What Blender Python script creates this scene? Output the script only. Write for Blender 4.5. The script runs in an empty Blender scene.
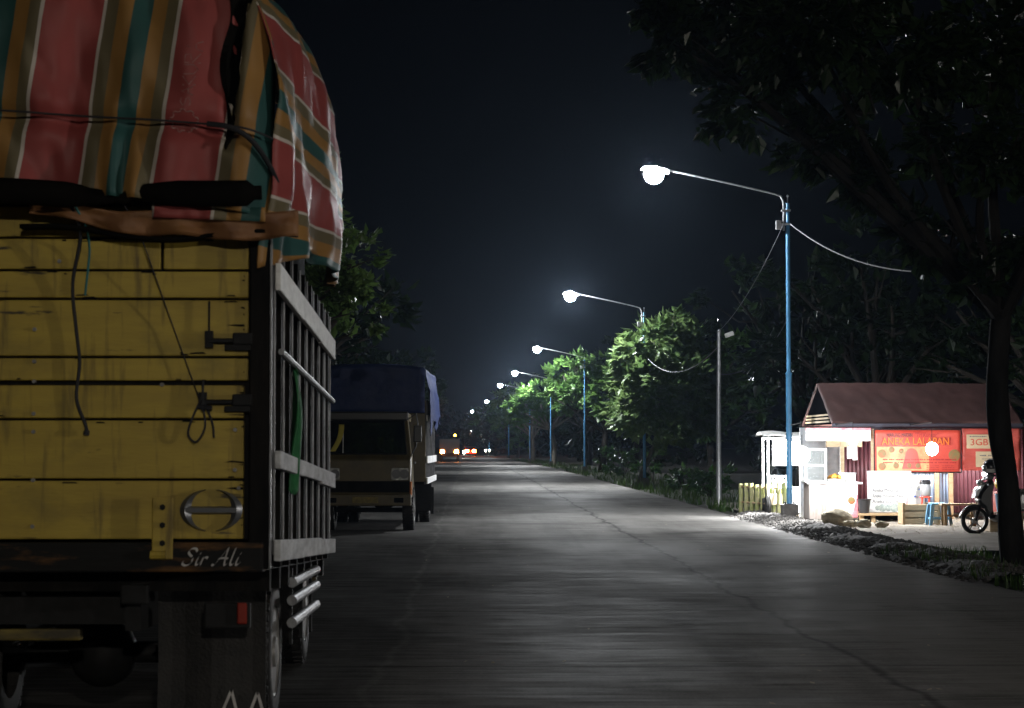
import bpy, bmesh, math, random
from mathutils import Vector, Matrix, Euler, noise
R = math.radians
random.seed(7)
scene = bpy.context.scene
col = scene.collection

# ------------------------------------------------------------------ camera
cam_d = bpy.data.cameras.new('camera'); cam = bpy.data.objects.new('camera', cam_d); col.objects.link(cam)
scene.camera = cam
cam.location = (0, 0, 1.6); cam.rotation_euler = (R(90 + 2.57), 0, R(-1.175))
cam_d.sensor_width = 36; cam_d.lens = 72; cam_d.clip_start = 0.1; cam_d.clip_end = 3000
cam_d.dof.use_dof = True; cam_d.dof.focus_distance = 48; cam_d.dof.aperture_fstop = 7.0
CR = cam.rotation_euler.to_matrix()
def W(px, py, Y):                       # the point at depth Y along the road seen at a pixel
    d = CR @ Vector(((px - 512) / 2048, (354 - py) / 2048, -1)); d *= Y / d.y
    return Vector((d.x, Y, 1.6 + d.z))

# ------------------------------------------------------------------ night sky, exposure
w = bpy.data.worlds.new('World'); scene.world = w; w.use_nodes = True
bg = w.node_tree.nodes['Background']; bg.inputs[0].default_value = (.42, .55, .85, 1); bg.inputs[1].default_value = .0022
scene.view_settings.view_transform = 'Standard'; scene.view_settings.look = 'None'
scene.view_settings.exposure = 0; scene.view_settings.gamma = 1; scene.view_settings.use_curve_mapping = False
scene.render.engine = 'CYCLES'
cy = scene.cycles; cy.use_denoising = True; cy.max_bounces = 6; cy.diffuse_bounces = 3; cy.glossy_bounces = 3
cy.transmission_bounces = 4; cy.transparent_max_bounces = 8; cy.volume_bounces = 0; cy.sample_clamp_indirect = 3
cy.caustics_reflective = False; cy.caustics_refractive = False
night_fill = bpy.data.lights.new('night_fill', 'SUN'); night_fill.energy = .004; night_fill.angle = R(5); night_fill.color = (.7, .82, 1)  # faint added fill light from above, no visible moon
mo = bpy.data.objects.new('night_fill', night_fill); col.objects.link(mo); mo.rotation_euler = (R(35), 0, R(25))
ASSUMED_SIDE_W = 1250  # watts of the assumed bulb to the right of the viewer
LAMP_W, SHOP_W, ASSUMED_BACK_W = 2000, 95, 5600

# ------------------------------------------------------------------ materials
def nodes(m): return m.node_tree.nodes, m.node_tree.links
def mat(name, c1, c2=None, rough=.6, metal=0, scale=4, bump=0, bscale=None, stretch=(1, 1, 1), thr=(.35, .65), emit=0, spec=.5, coat=0, trans=0):
    m = bpy.data.materials.new(name); m.use_nodes = True
    n, l = nodes(m); b = n['Principled BSDF']
    b.inputs['Roughness'].default_value = rough; b.inputs['Metallic'].default_value = metal
    b.inputs['Specular IOR Level'].default_value = spec; b.inputs['Coat Weight'].default_value = coat
    b.inputs['Transmission Weight'].default_value = trans
    b.inputs['Base Color'].default_value = (*c1, 1)
    if emit:
        b.inputs['Emission Color'].default_value = (*c1, 1); b.inputs['Emission Strength'].default_value = emit
    if c2 is not None or bump:
        tc = n.new('ShaderNodeTexCoord'); mp = n.new('ShaderNodeMapping'); mp.inputs['Scale'].default_value = stretch
        l.new(tc.outputs['Object'], mp.inputs[0])
    if c2 is not None:
        t = n.new('ShaderNodeTexNoise'); t.inputs['Scale'].default_value = scale; t.inputs['Detail'].default_value = 6; t.inputs['Roughness'].default_value = .65
        l.new(mp.outputs[0], t.inputs[0])
        r = n.new('ShaderNodeValToRGB'); r.color_ramp.elements[0].position = thr[0]; r.color_ramp.elements[1].position = thr[1]
        r.color_ramp.elements[0].color = (*c1, 1); r.color_ramp.elements[1].color = (*c2, 1)
        l.new(t.outputs[0], r.inputs[0]); l.new(r.outputs[0], b.inputs['Base Color'])
    if bump:
        t2 = n.new('ShaderNodeTexNoise'); t2.inputs['Scale'].default_value = bscale or scale * 4; t2.inputs['Detail'].default_value = 5
        l.new(mp.outputs[0], t2.inputs[0])
        bp = n.new('ShaderNodeBump'); bp.inputs['Strength'].default_value = 1; bp.inputs['Distance'].default_value = bump
        l.new(t2.outputs[0], bp.inputs['Height']); l.new(bp.outputs[0], b.inputs['Normal'])
    return m
def wear(m, c, scale, stretch, lo, hi):
    n, l = nodes(m); b = n['Principled BSDF']; src = b.inputs['Base Color'].links[0].from_socket
    tc = n.new('ShaderNodeTexCoord'); mp = n.new('ShaderNodeMapping'); mp.inputs['Scale'].default_value = stretch; l.new(tc.outputs['Object'], mp.inputs[0])
    t = n.new('ShaderNodeTexNoise'); t.inputs['Scale'].default_value = scale; t.inputs['Detail'].default_value = 8; t.inputs['Roughness'].default_value = .6; l.new(mp.outputs[0], t.inputs[0])
    mr = n.new('ShaderNodeMapRange'); mr.inputs[1].default_value = lo; mr.inputs[2].default_value = hi; l.new(t.outputs[0], mr.inputs[0])
    mx = n.new('ShaderNodeMixRGB'); l.new(mr.outputs[0], mx.inputs[0]); l.new(src, mx.inputs[1]); mx.inputs[2].default_value = (*c, 1); l.new(mx.outputs[0], b.inputs['Base Color'])
def leafmat(name, c1, c2, scale=.9, tr=.42):
    m = mat(name, c1, c2, rough=.34, scale=scale, spec=.6); n, l = nodes(m)
    b = n['Principled BSDF']; o = n['Material Output']
    t = n.new('ShaderNodeBsdfTranslucent'); mx = n.new('ShaderNodeMixShader'); mx.inputs[0].default_value = tr
    src = b.inputs['Base Color'].links[0].from_socket
    l.new(src, t.inputs[0]); l.new(b.outputs[0], mx.inputs[1]); l.new(t.outputs[0], mx.inputs[2]); l.new(mx.outputs[0], o.inputs[0])
    return m
M = {}
M['soil'] = mat('soil', (.05, .042, .032), (.028, .034, .016), .95, scale=.7, bump=.03, bscale=6)
M['yard'] = mat('yard', (.34, .30, .24), (.2, .17, .14), .9, scale=1.2, bump=.02, bscale=9)
M['gravel'] = mat('gravel', (.16, .15, .14), (.07, .065, .06), .9, scale=9, bump=.03, bscale=25)
M['stone'] = mat('stone', (.24, .22, .20), (.12, .11, .1), .85, scale=6, bump=.01, bscale=20)
M['concrete'] = mat('concrete', (.11, .105, .10), (.06, .055, .05), .85, scale=6, bump=.008, bscale=30)
M['blue_paint'] = mat('blue_paint', (.065, .22, .40), (.045, .16, .30), .45, scale=5, thr=(.45, .7))
M['galv'] = mat('galvanised', (.55, .56, .58), (.38, .39, .4), .4, .6, scale=8)
M['dark_metal'] = mat('dark_metal', (.02, .02, .021), (.012, .012, .012), .6, 0, spec=.15, scale=12)
M['black'] = mat('black_rubber', (.012, .012, .012), (.02, .02, .02), .75, spec=.15, scale=20)
M['tyre'] = mat('tyre', (.014, .014, .014), (.026, .024, .023), .6, spec=.3, scale=7, bump=.004, bscale=60)
M['rim'] = mat('rim', (.3, .3, .3), (.18, .17, .16), .45, .3, scale=9)
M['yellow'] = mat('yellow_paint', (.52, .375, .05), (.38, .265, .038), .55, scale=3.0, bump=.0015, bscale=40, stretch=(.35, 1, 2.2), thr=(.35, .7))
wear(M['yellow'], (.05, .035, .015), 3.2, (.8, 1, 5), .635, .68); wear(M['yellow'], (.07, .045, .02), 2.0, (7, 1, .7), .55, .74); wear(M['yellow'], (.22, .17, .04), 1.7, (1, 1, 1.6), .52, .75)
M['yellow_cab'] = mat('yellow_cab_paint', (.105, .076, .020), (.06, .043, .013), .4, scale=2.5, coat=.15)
M['blackwood'] = mat('black_painted_wood', (.007, .007, .007), (.018, .016, .014), .7, spec=.06, scale=6, bump=.003, bscale=30, stretch=(1, 1, .3))
M['sill'] = mat('worn_black_sill', (.012, .012, .012), (.13, .065, .025), .6, spec=.15, scale=2.6, stretch=(.9, 1, 5), thr=(.52, .66), bump=.003)
M['whitewood'] = mat('chalky_white_plank', (.9, .9, .89), (.66, .66, .66), .7, scale=5, stretch=(1, .7, 2.5), thr=(.4, .72), bump=.004, bscale=25)
M['greywood'] = mat('grey_plank', (.62, .63, .65), (.34, .34, .35), .75, scale=5, stretch=(1, .7, 2.5), bump=.004, bscale=25)
M['silverbar'] = mat('silver_painted_bar', (.32, .33, .35), (.14, .14, .15), .5, .1, scale=9, stretch=(1, 1, .5))
M['dark_cargo'] = mat('dark_cargo', (.01, .01, .011), (.02, .018, .016), .9, spec=.15, scale=4)
M['chrome'] = mat('chrome', (.11, .115, .125), None, .32, .3, coat=.25)
M['red_lens'] = mat('red_lens', (.26, .02, .008), None, .3, coat=.3)
M['amber_lens'] = mat('amber_lens', (.75, .2, .02), None, .3, coat=.3)
M['clear_lens'] = mat('clear_lens', (.9, .9, .86), (.5, .5, .48), .16, .55, scale=16, bump=.03, bscale=18, coat=.8)
M['glass'] = mat('dark_glass', (.006, .007, .009), None, .06, coat=.3)
M['white_paint'] = mat('white_paint', (.78, .78, .76), (.6, .6, .58), .5, scale=6)
M['rope'] = mat('rope', (.014, .014, .018), None, .7)
M['twine'] = mat('twine', (.16, .13, .1), None, .8)
M['teal_rope'] = mat('teal_rope', (.03, .17, .17), None, .7)
M['hem_shade'] = mat('shaded_lining', (.006, .0055, .005), (.009, .008, .007), .9, spec=.03, scale=5, bump=.006, bscale=12)  # black lining, darkened further to paint the shade under the folds
M['hem_orange'] = mat('orange_canvas', (.28, .13, .045), (.2, .085, .035), .6, scale=6, bump=.006, bscale=12)
M['blue_tarp'] = mat('blue_tarp', (.014, .032, .13), (.011, .025, .10), .6, scale=2, bump=.05, bscale=3)
M['green_net'] = mat('green_net', (.02, .17, .05), (.012, .08, .03), .7, scale=9)
M['pale_print'] = mat('pale_print', (.27, .07, .07), (.40, .22, .2), .6, scale=22)
M['white_letter'] = mat('white_letter', (.62, .6, .58), (.42, .4, .4), .6, scale=20)
M['bark'] = mat('bark', (.045, .036, .028), (.022, .018, .014), .95, scale=4, bump=.03, bscale=9, stretch=(1, 1, .35))
M['dark_bark'] = mat('dark_bark', (.022, .020, .018), (.010, .009, .008), .95, scale=4, bump=.03, bscale=9, stretch=(1, 1, .35), spec=.1)
M['pale_bark'] = mat('pale_bark', (.16, .14, .11), (.08, .07, .055), .9, scale=4, bump=.02, bscale=9, stretch=(1, 1, .35))
M['leaf_dark'] = leafmat('leaf_dark', (.009, .020, .008), (.022, .042, .013))
M['leaf_mid'] = leafmat('leaf_mid', (.03, .085, .018), (.07, .14, .028))
M['leaf_bright'] = leafmat('leaf_bright', (.06, .12, .035), (.15, .21, .075))
M['leaf_side'] = leafmat('leaf_side', (.06, .12, .03), (.13, .20, .055))
M['leaf_lime'] = leafmat('leaf_lime', (.06, .14, .03), (.11, .19, .05))
M['grass'] = leafmat('grass_blade', (.03, .07, .012), (.06, .10, .02), 2)
M['maroon_sheet'] = mat('maroon_sheet', (.17, .055, .07), (.13, .045, .055), .5, .1, scale=3)
M['blue_sheet'] = mat('pale_blue_sheet', (.46, .58, .78), (.4, .52, .7), .5, .1, scale=3)
M['roof_sheet'] = mat('brown_roof_sheet', (.105, .05, .045), (.07, .034, .031), .55, scale=1.5, bump=.02, bscale=2)
M['eave_dark'] = mat('eave_board', (.03, .03, .045), None, .7)
M['wood'] = mat('raw_wood', (.42, .29, .16), (.3, .2, .1), .7, scale=5, stretch=(1, 1, 4), bump=.003)
M['palewood'] = mat('pale_wood', (.55, .43, .27), (.42, .31, .19), .7, scale=5, stretch=(1, 1, 4), bump=.003)
M['banner_red'] = mat('banner_red', (.60, .07, .04), (.5, .05, .035), .45, scale=3)
M['banner_peach'] = mat('banner_peach', (.66, .38, .16), (.68, .18, .07), .45, scale=2.2, thr=(.42, .6))
M['banner_plain'] = mat('plain_red_cloth', (.58, .10, .075), (.48, .08, .06), .5, scale=2, bump=.02, bscale=3, stretch=(.4, 1, 2))
M['cream'] = mat('cream_panel', (.6, .47, .3), (.52, .4, .25), .5, scale=5)
M['orange_ink'] = mat('orange_ink', (.85, .2, .015), None, .5)
M['deepred_ink'] = mat('deep_red_ink', (.33, .012, .012), None, .5)
M['dark_ink'] = mat('dark_ink', (.05, .02, .025), None, .5)
M['grey_ink'] = mat('grey_ink', (.14, .14, .15), None, .5)
M['olive_ink'] = mat('olive_ink', (.16, .15, .05), (.3, .1, .04), .5, scale=14)
M['faded_ink'] = mat('faded_ink', (.5, .56, .5), (.25, .3, .3), .5, scale=22)
M['paper'] = mat('white_paper', (.8, .8, .79), None, .6)
M['pink_ink'] = mat('pink_ink', (.75, .1, .13), (.8, .35, .38), .5, scale=6)
M['zinc'] = mat('zinc_sheet', (.42, .38, .35), (.3, .24, .21), .4, .4, scale=5, stretch=(3, 1, .6))
M['clear_glass'] = mat('pane_glass', (.85, .9, .9), None, .03, trans=.95)
M['sky_plastic'] = mat('blue_plastic', (.22, .5, .75), (.2, .45, .7), .35, scale=3)
M['deep_blue'] = mat('deep_blue_plastic', (.03, .12, .55), None, .35)
M['yellow_plastic'] = mat('yellow_plastic', (.75, .5, .02), None, .35)
M['red_plastic'] = mat('red_plastic', (.6, .06, .03), None, .35)
M['black_plastic'] = mat('black_plastic', (.02, .02, .022), None, .3, coat=.2)
M['silver_plastic'] = mat('silver_plastic', (.45, .46, .48), (.38, .39, .4), .28, .3, scale=4, coat=.4)
M['sack'] = mat('woven_sack', (.5, .44, .32), (.38, .32, .22), .85, scale=9, bump=.02, bscale=18)
M['coconut'] = mat('young_coconut', (.3, .4, .1), (.22, .32, .07), .5, scale=5)
M['bamboo'] = mat('mossy_picket', (.30, .33, .10), (.42, .38, .22), .7, scale=3, stretch=(1, 1, 2))
M['food'] = mat('food', (.65, .38, .04), (.5, .18, .03), .5, scale=12)
M['skinny_wire'] = mat('wire', (.25, .25, .27), None, .5)
M['lit_lens'] = mat('lit_lens', (.93, .97, 1), None, .4, emit=LAMP_W / 1.7)   # watts / (pi * globe area)
M['lit_bulb'] = mat('lit_bulb', (1, .99, .97), None, .4, emit=60)
M['lit_red'] = mat('lit_tail_lamp', (1, .12, .02), None, .4, emit=420)
M['lit_orange'] = mat('lit_orange_lamp', (1, .28, .05), None, .4, emit=330)
M['lit_amber'] = mat('lit_amber_lamp', (1, .6, .05), None, .4, emit=40)
M['lit_head'] = mat('lit_headlight', (1, .95, .8), None, .4, emit=300)
M['far_body'] = mat('dull_red_body', (.12, .03, .025), None, .4)
M['far_box'] = mat('dark_truck_body', (.012, .012, .012), (.022, .018, .015), .6, scale=2)

# ------------------------------------------------------------------ mesh helpers
class MB:
    def __init__(s): s.v = []; s.f = []
    def add(s, vs, fs):
        o = len(s.v); s.v += [tuple(p) for p in vs]; s.f += [tuple(i + o for i in f) for f in fs]; return s
    def box(s, x0, x1, y0, y1, z0, z1, Mx=None):
        p = [Vector((x, y, z)) for z in (z0, z1) for y in (y0, y1) for x in (x0, x1)]
        if Mx: p = [Mx @ q for q in p]
        return s.add(p, [(0, 2, 3, 1), (4, 5, 7, 6), (0, 1, 5, 4), (2, 6, 7, 3), (0, 4, 6, 2), (1, 3, 7, 5)])
    def bbox(s, x0, x1, y0, y1, z0, z1, b=.006, Mx=None):      # box with bevelled edges
        bm = bmesh.new(); bmesh.ops.create_cube(bm, size=1)
        for v in bm.verts: v.co = Vector((x0 + (v.co.x + .5) * (x1 - x0), y0 + (v.co.y + .5) * (y1 - y0), z0 + (v.co.z + .5) * (z1 - z0)))
        bmesh.ops.bevel(bm, geom=bm.edges[:], offset=b, segments=2, affect='EDGES', profile=.6)
        vs = [(Mx @ v.co) if Mx else v.co.copy() for v in bm.verts]; bm.verts.index_update()
        fs = [[v.index for v in f.verts] for f in bm.faces]; bm.free()
        return s.add(vs, fs)
    def tube(s, pts, r, n=8, cap=True):
        pts = [Vector(p) for p in pts]; k = len(pts); rs = r if isinstance(r, (list, tuple)) else [r] * k
        vs = []; up = None
        for i, p in enumerate(pts):
            t = (pts[min(i + 1, k - 1)] - pts[max(i - 1, 0)]).normalized()
            if up is None: up = Vector((0, 0, 1)) if abs(t.z) < .9 else Vector((0, 1, 0))
            a = (up - t * up.dot(t)).normalized(); b = t.cross(a); up = a
            for j in range(n):
                q = 2 * math.pi * j / n; vs.append(p + (a * math.cos(q) + b * math.sin(q)) * rs[i])
        fs = [(i * n + j, i * n + (j + 1) % n, (i + 1) * n + (j + 1) % n, (i + 1) * n + j) for i in range(k - 1) for j in range(n)]
        if cap: fs += [tuple(range(n))[::-1], tuple((k - 1) * n + j for j in range(n))]
        return s.add(vs, fs)
    def lathe(s, prof, c, n=20, axis='z', cap=True):                     # prof: (radius, height)
        vs = []; k = len(prof)
        for r_, h in prof:
            for j in range(n):
                q = 2 * math.pi * j / n; a, b = r_ * math.cos(q), r_ * math.sin(q)
                vs.append(Vector(c) + Vector({'z': (a, b, h), 'x': (h, a, b), 'y': (b, h, a)}[axis]))
        fs = [(i * n + j, i * n + (j + 1) % n, (i + 1) * n + (j + 1) % n, (i + 1) * n + j) for i in range(k - 1) for j in range(n)]
        if cap and prof[0][0] > 1e-5: fs.append(tuple(range(n))[::-1])
        if cap and prof[-1][0] > 1e-5: fs.append(tuple((k - 1) * n + j for j in range(n)))
        return s.add(vs, fs)
    def ball(s, c, r, n=14, m=9, sq=(1, 1, 1)):
        prof = [(math.sin(math.pi * i / m) * r + 1e-6, -math.cos(math.pi * i / m) * r) for i in range(m + 1)]
        o = len(s.v); s.lathe(prof, (0, 0, 0), n)
        for i in range(o, len(s.v)):
            p = s.v[i]; s.v[i] = (c[0] + p[0] * sq[0], c[1] + p[1] * sq[1], c[2] + p[2] * sq[2])
        return s
    def prism(s, poly, a0, a1, axis='x'):                      # outline extruded along an axis
        n = len(poly); mk = {'x': lambda a, p: (a, p[0], p[1]), 'y': lambda a, p: (p[0], a, p[1]), 'z': lambda a, p: (p[0], p[1], a)}[axis]
        vs = [mk(a0, p) for p in poly] + [mk(a1, p) for p in poly]
        return s.add(vs, [tuple(range(n))[::-1], tuple(range(n, 2 * n))] + [(i, (i + 1) % n, n + (i + 1) % n, n + i) for i in range(n)])
    def grid(s, fn, nu, nv):
        vs = [fn(i / nu, j / nv) for j in range(nv + 1) for i in range(nu + 1)]
        return s.add(vs, [(j * (nu + 1) + i, j * (nu + 1) + i + 1, (j + 1) * (nu + 1) + i + 1, (j + 1) * (nu + 1) + i) for j in range(nv) for i in range(nu)])
    def xf(s, fn): s.v = [tuple(fn(Vector(p))) for p in s.v]; return s
    def build(s, name, m, parent=None, smooth=False, label=None, fix=True, solid=0):
        me = bpy.data.meshes.new(name); me.from_pydata(s.v, [], s.f)
        if fix:
            bm = bmesh.new(); bm.from_mesh(me); bmesh.ops.recalc_face_normals(bm, faces=bm.faces[:]); bm.to_mesh(me); bm.free()
        me.materials.append(m)
        if smooth: me.shade_smooth()
        o = bpy.data.objects.new(name, me); col.objects.link(o)
        if parent: o.parent = parent
        if label: o['label'] = label
        if solid:
            k = o.modifiers.new('thickness', 'SOLIDIFY'); k.thickness = solid; k.offset = 0
        if smooth:
            me.set_sharp_from_angle(angle=R(40))
        return o
def thing(name, label, cat, loc=(0, 0, 0), rz=0, group=None):
    o = bpy.data.objects.new(name, None); col.objects.link(o); o.location = loc; o.rotation_euler = (0, 0, rz); o.empty_display_size = .2
    o['label'] = label; o['category'] = cat
    if group: o['group'] = group
    return o
def tag(o, label, cat, group=None):
    o['label'] = label; o['category'] = cat
    if group: o['group'] = group
    return o
def copy_tree(o, parent=None):
    c = o.copy(); col.objects.link(c)
    if parent: c.parent = parent
    for ch in list(o.children): copy_tree(ch, c)
    return c
def structure(o): o['kind'] = 'structure'; return o
def lettering(txt, size, Mx, m, parent, name='lettering', depth=.0015, width=None, shear=0):
    c = bpy.data.curves.new('t', 'FONT'); c.body = txt; c.size = size; c.align_x = 'CENTER'; c.align_y = 'CENTER'; c.extrude = depth; c.shear = shear; c.resolution_u = 3
    t = bpy.data.objects.new('t', c); col.objects.link(t); bpy.context.view_layer.update()
    me = bpy.data.meshes.new_from_object(t.evaluated_get(bpy.context.evaluated_depsgraph_get())); bpy.data.objects.remove(t)
    xs = [v.co.x for v in me.vertices]; s = width / (max(xs) - min(xs)) if width else 1
    for v in me.vertices: v.co = Mx @ Vector((v.co.x * s, v.co.y, v.co.z))
    me.name = name; me.materials.clear(); me.materials.append(m)
    o = bpy.data.objects.new(name, me); col.objects.link(o); o.parent = parent
    return o
def face_y(x, y, z, rz=0): return Matrix.Translation((x, y, z)) @ Matrix.Rotation(rz, 4, 'Z') @ Matrix.Rotation(R(90), 4, 'X')   # text facing -Y
def catmull(p, k=6):
    p = [Vector(q) for q in p]; out = []
    for i in range(len(p) - 1):
        a, b, c, d = p[max(i - 1, 0)], p[i], p[i + 1], p[min(i + 2, len(p) - 1)]
        for j in range(k):
            t = j / k; out.append(.5 * ((2 * b) + (c - a) * t + (2 * a - 5 * b + 4 * c - d) * t * t + (3 * b - a - 3 * c + d) * t ** 3))
    return out + [p[-1]]
def fbm(p, o=3):
    return sum(noise.noise(Vector(p) * 2 ** i) / 2 ** i for i in range(o))

# ------------------------------------------------------------------ ground and road
def bend(y): return -1.05e-4 * max(0, y - 120) ** 2
structure(MB().grid(lambda u, v: (-700 + 1400 * u, -150 + 1500 * v, -.06), 40, 40).build('ground', M['soil'], fix=False))
def road_material():
    m = bpy.data.materials.new('concrete_road'); m.use_nodes = True; n, l = nodes(m); b = n['Principled BSDF']
    uv = n.new('ShaderNodeUVMap'); uv.uv_map = 'metres'
    def nz(scale, st, det=5, rough=.6):
        mp = n.new('ShaderNodeMapping'); mp.inputs['Scale'].default_value = (*st, 1); l.new(uv.outputs[0], mp.inputs[0])
        t = n.new('ShaderNodeTexNoise'); t.inputs['Scale'].default_value = scale; t.inputs['Detail'].default_value = det; t.inputs['Roughness'].default_value = rough
        l.new(mp.outputs[0], t.inputs[0]); return t.outputs[0]
    def math_(op, a, b_=None, c_=None):
        k = n.new('ShaderNodeMath'); k.operation = op
        for i, q in enumerate((a, b_, c_)):
            if q is None: continue
            if isinstance(q, (int, float)): k.inputs[i].default_value = q
            else: l.new(q, k.inputs[i])
        return k.outputs[0]
    def ramp(x, p0, p1, a=0, b_=1):
        k = n.new('ShaderNodeMapRange'); l.new(x, k.inputs[0])
        for i, q in enumerate((p0, p1, a, b_)): k.inputs[i + 1].default_value = q
        return k.outputs[0]
    sep = n.new('ShaderNodeSeparateXYZ'); l.new(uv.outputs[0], sep.inputs[0]); X, Y = sep.outputs[0], sep.outputs[1]
    big = nz(.35, (1, .5)); streak = nz(1.0, (.42, 1.9), 8, .72); fine = nz(2.2, (.5, 4.5), 6, .75); grit = nz(40, (1, 1), 3)
    wob = nz(.5, (1, 1), 4)
    jx = math_('ADD', X, math_('MULTIPLY', math_('SUBTRACT', wob, .5), .5))
    joint = ramp(math_('ABSOLUTE', math_('SUBTRACT', jx, 2.86)), .012, .055, 1, 0)
    ragged = ramp(nz(1.3, (1, .5), 5), .46, .56)
    band = math_('MULTIPLY', ramp(math_('ABSOLUTE', math_('SUBTRACT', jx, 2.86)), .1, .3, 1, 0), ragged)
    jl = ramp(math_('ABSOLUTE', math_('SUBTRACT', jx, -.62)), .015, .05, 1, 0)
    tr = math_('ABSOLUTE', math_('SUBTRACT', math_('FRACT', math_('DIVIDE', math_('ADD', Y, math_('MULTIPLY', wob, .1)), 5.0)), .5))
    tj = ramp(tr, .491, .495)
    patch = ramp(nz(.22, (.5, 1), 3), .55, .62)                      # worn, darker slabs
    v = math_('ADD', ramp(big, .3, .7, .72, 1.2), math_('MULTIPLY', ramp(streak, .3, .7, -.42, .42), ramp(nz(.3, (.6, .5), 4), .38, .62, .25, 1)))
    v = math_('ADD', v, ramp(fine, .3, .7, -.33, .33)); v = math_('ADD', v, ramp(grit, .3, .7, -.2, .2))
    v = math_('MULTIPLY', v, ramp(nz(.9, (1.6, .10), 4), .36, .55, .78, 1.06))
    v = math_('MULTIPLY', v, ramp(nz(.8, (1, .8), 6, .75), .60, .68, 1, .62))
    v = math_('MULTIPLY', v, ramp(nz(9, (1, 1), 2), .72, .76, 1, 1.5))
    v = math_('MULTIPLY', v, math_('SUBTRACT', 1, math_('MULTIPLY', patch, .22)))
    v = math_('MULTIPLY', v, math_('SUBTRACT', 1, math_('MULTIPLY', joint, .62)))
    v = math_('MULTIPLY', v, math_('SUBTRACT', 1, math_('MULTIPLY', band, .30)))
    v = math_('MULTIPLY', v, math_('SUBTRACT', 1, math_('MULTIPLY', tj, .5)))
    v = math_('MULTIPLY', v, math_('ADD', 1, math_('MULTIPLY', jl, .35)))
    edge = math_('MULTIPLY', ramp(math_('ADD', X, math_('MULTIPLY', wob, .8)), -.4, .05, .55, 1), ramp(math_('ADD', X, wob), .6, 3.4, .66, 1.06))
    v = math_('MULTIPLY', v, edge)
    cr = n.new('ShaderNodeMixRGB'); cr.inputs[1].default_value = (0, 0, 0, 1); cr.inputs[2].default_value = (.215, .206, .193, 1)
    l.new(v, cr.inputs[0]); l.new(cr.outputs[0], b.inputs['Base Color'])
    b.inputs['Roughness'].default_value = .9; b.inputs['Specular IOR Level'].default_value = 0
    h = math_('ADD', math_('MULTIPLY', fine, .002), math_('ADD', math_('MULTIPLY', grit, .0015), math_('MULTIPLY', tj, -.004)))
    h = math_('ADD', h, math_('MULTIPLY', streak, .003))
    bp = n.new('ShaderNodeBump'); bp.inputs['Distance'].default_value = 1; bp.inputs['Strength'].default_value = .975
    l.new(h, bp.inputs['Height']); l.new(bp.outputs[0], b.inputs['Normal'])
    gl = n.new('ShaderNodeBsdfGlossy'); gl.inputs['Color'].default_value = (1, 1, 1, 1); l.new(ramp(streak, .3, .7, .42, .6), gl.inputs['Roughness']); l.new(bp.outputs[0], gl.inputs['Normal'])
    mx = n.new('ShaderNodeMixShader'); l.new(math_('MULTIPLY', ramp(fine, .35, .68, .015, .085), ramp(big, .35, .65, .5, 1.5)), mx.inputs[0]); l.new(b.outputs[0], mx.inputs[1]); l.new(gl.outputs[0], mx.inputs[2]); l.new(mx.outputs[0], n['Material Output'].inputs[0])
    return m
def strip(x0, x1, y0, y1, z, name, m, ny=120, nx=6):
    mb = MB(); uvs = []
    def fn(u, v):
        y = y0 + (y1 - y0) * v; x = x0 + (x1 - x0) * u
        return (x + bend(y), y, z + .004 * math.sin(y * .21 + x))
    mb.grid(fn, nx, ny); o = mb.build(name, m, fix=False); me = o.data
    lay = me.uv_layers.new(name='metres')
    for lp in me.loops:
        p = me.vertices[lp.vertex_index].co; lay.data[lp.index].uv = (p.x - bend(p.y), p.y)
    return structure(o)
M['road'] = road_material()
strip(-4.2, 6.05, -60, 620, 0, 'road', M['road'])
strip(-7.5, -4.15, -60, 620, -.03, 'road_shoulder', M['gravel'])

# stall yard: packed earth, slightly raised
structure(MB().grid(lambda u, v: (6.6 + 9 * u + .25 * fbm((u * 3, v * 9, 2)), 30 + 26 * v, .02 + .05 * min(1, u * 8) + .02 * fbm((u * 8, v * 12, 0))), 40, 70).build('yard', M['yard'], fix=False))

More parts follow.
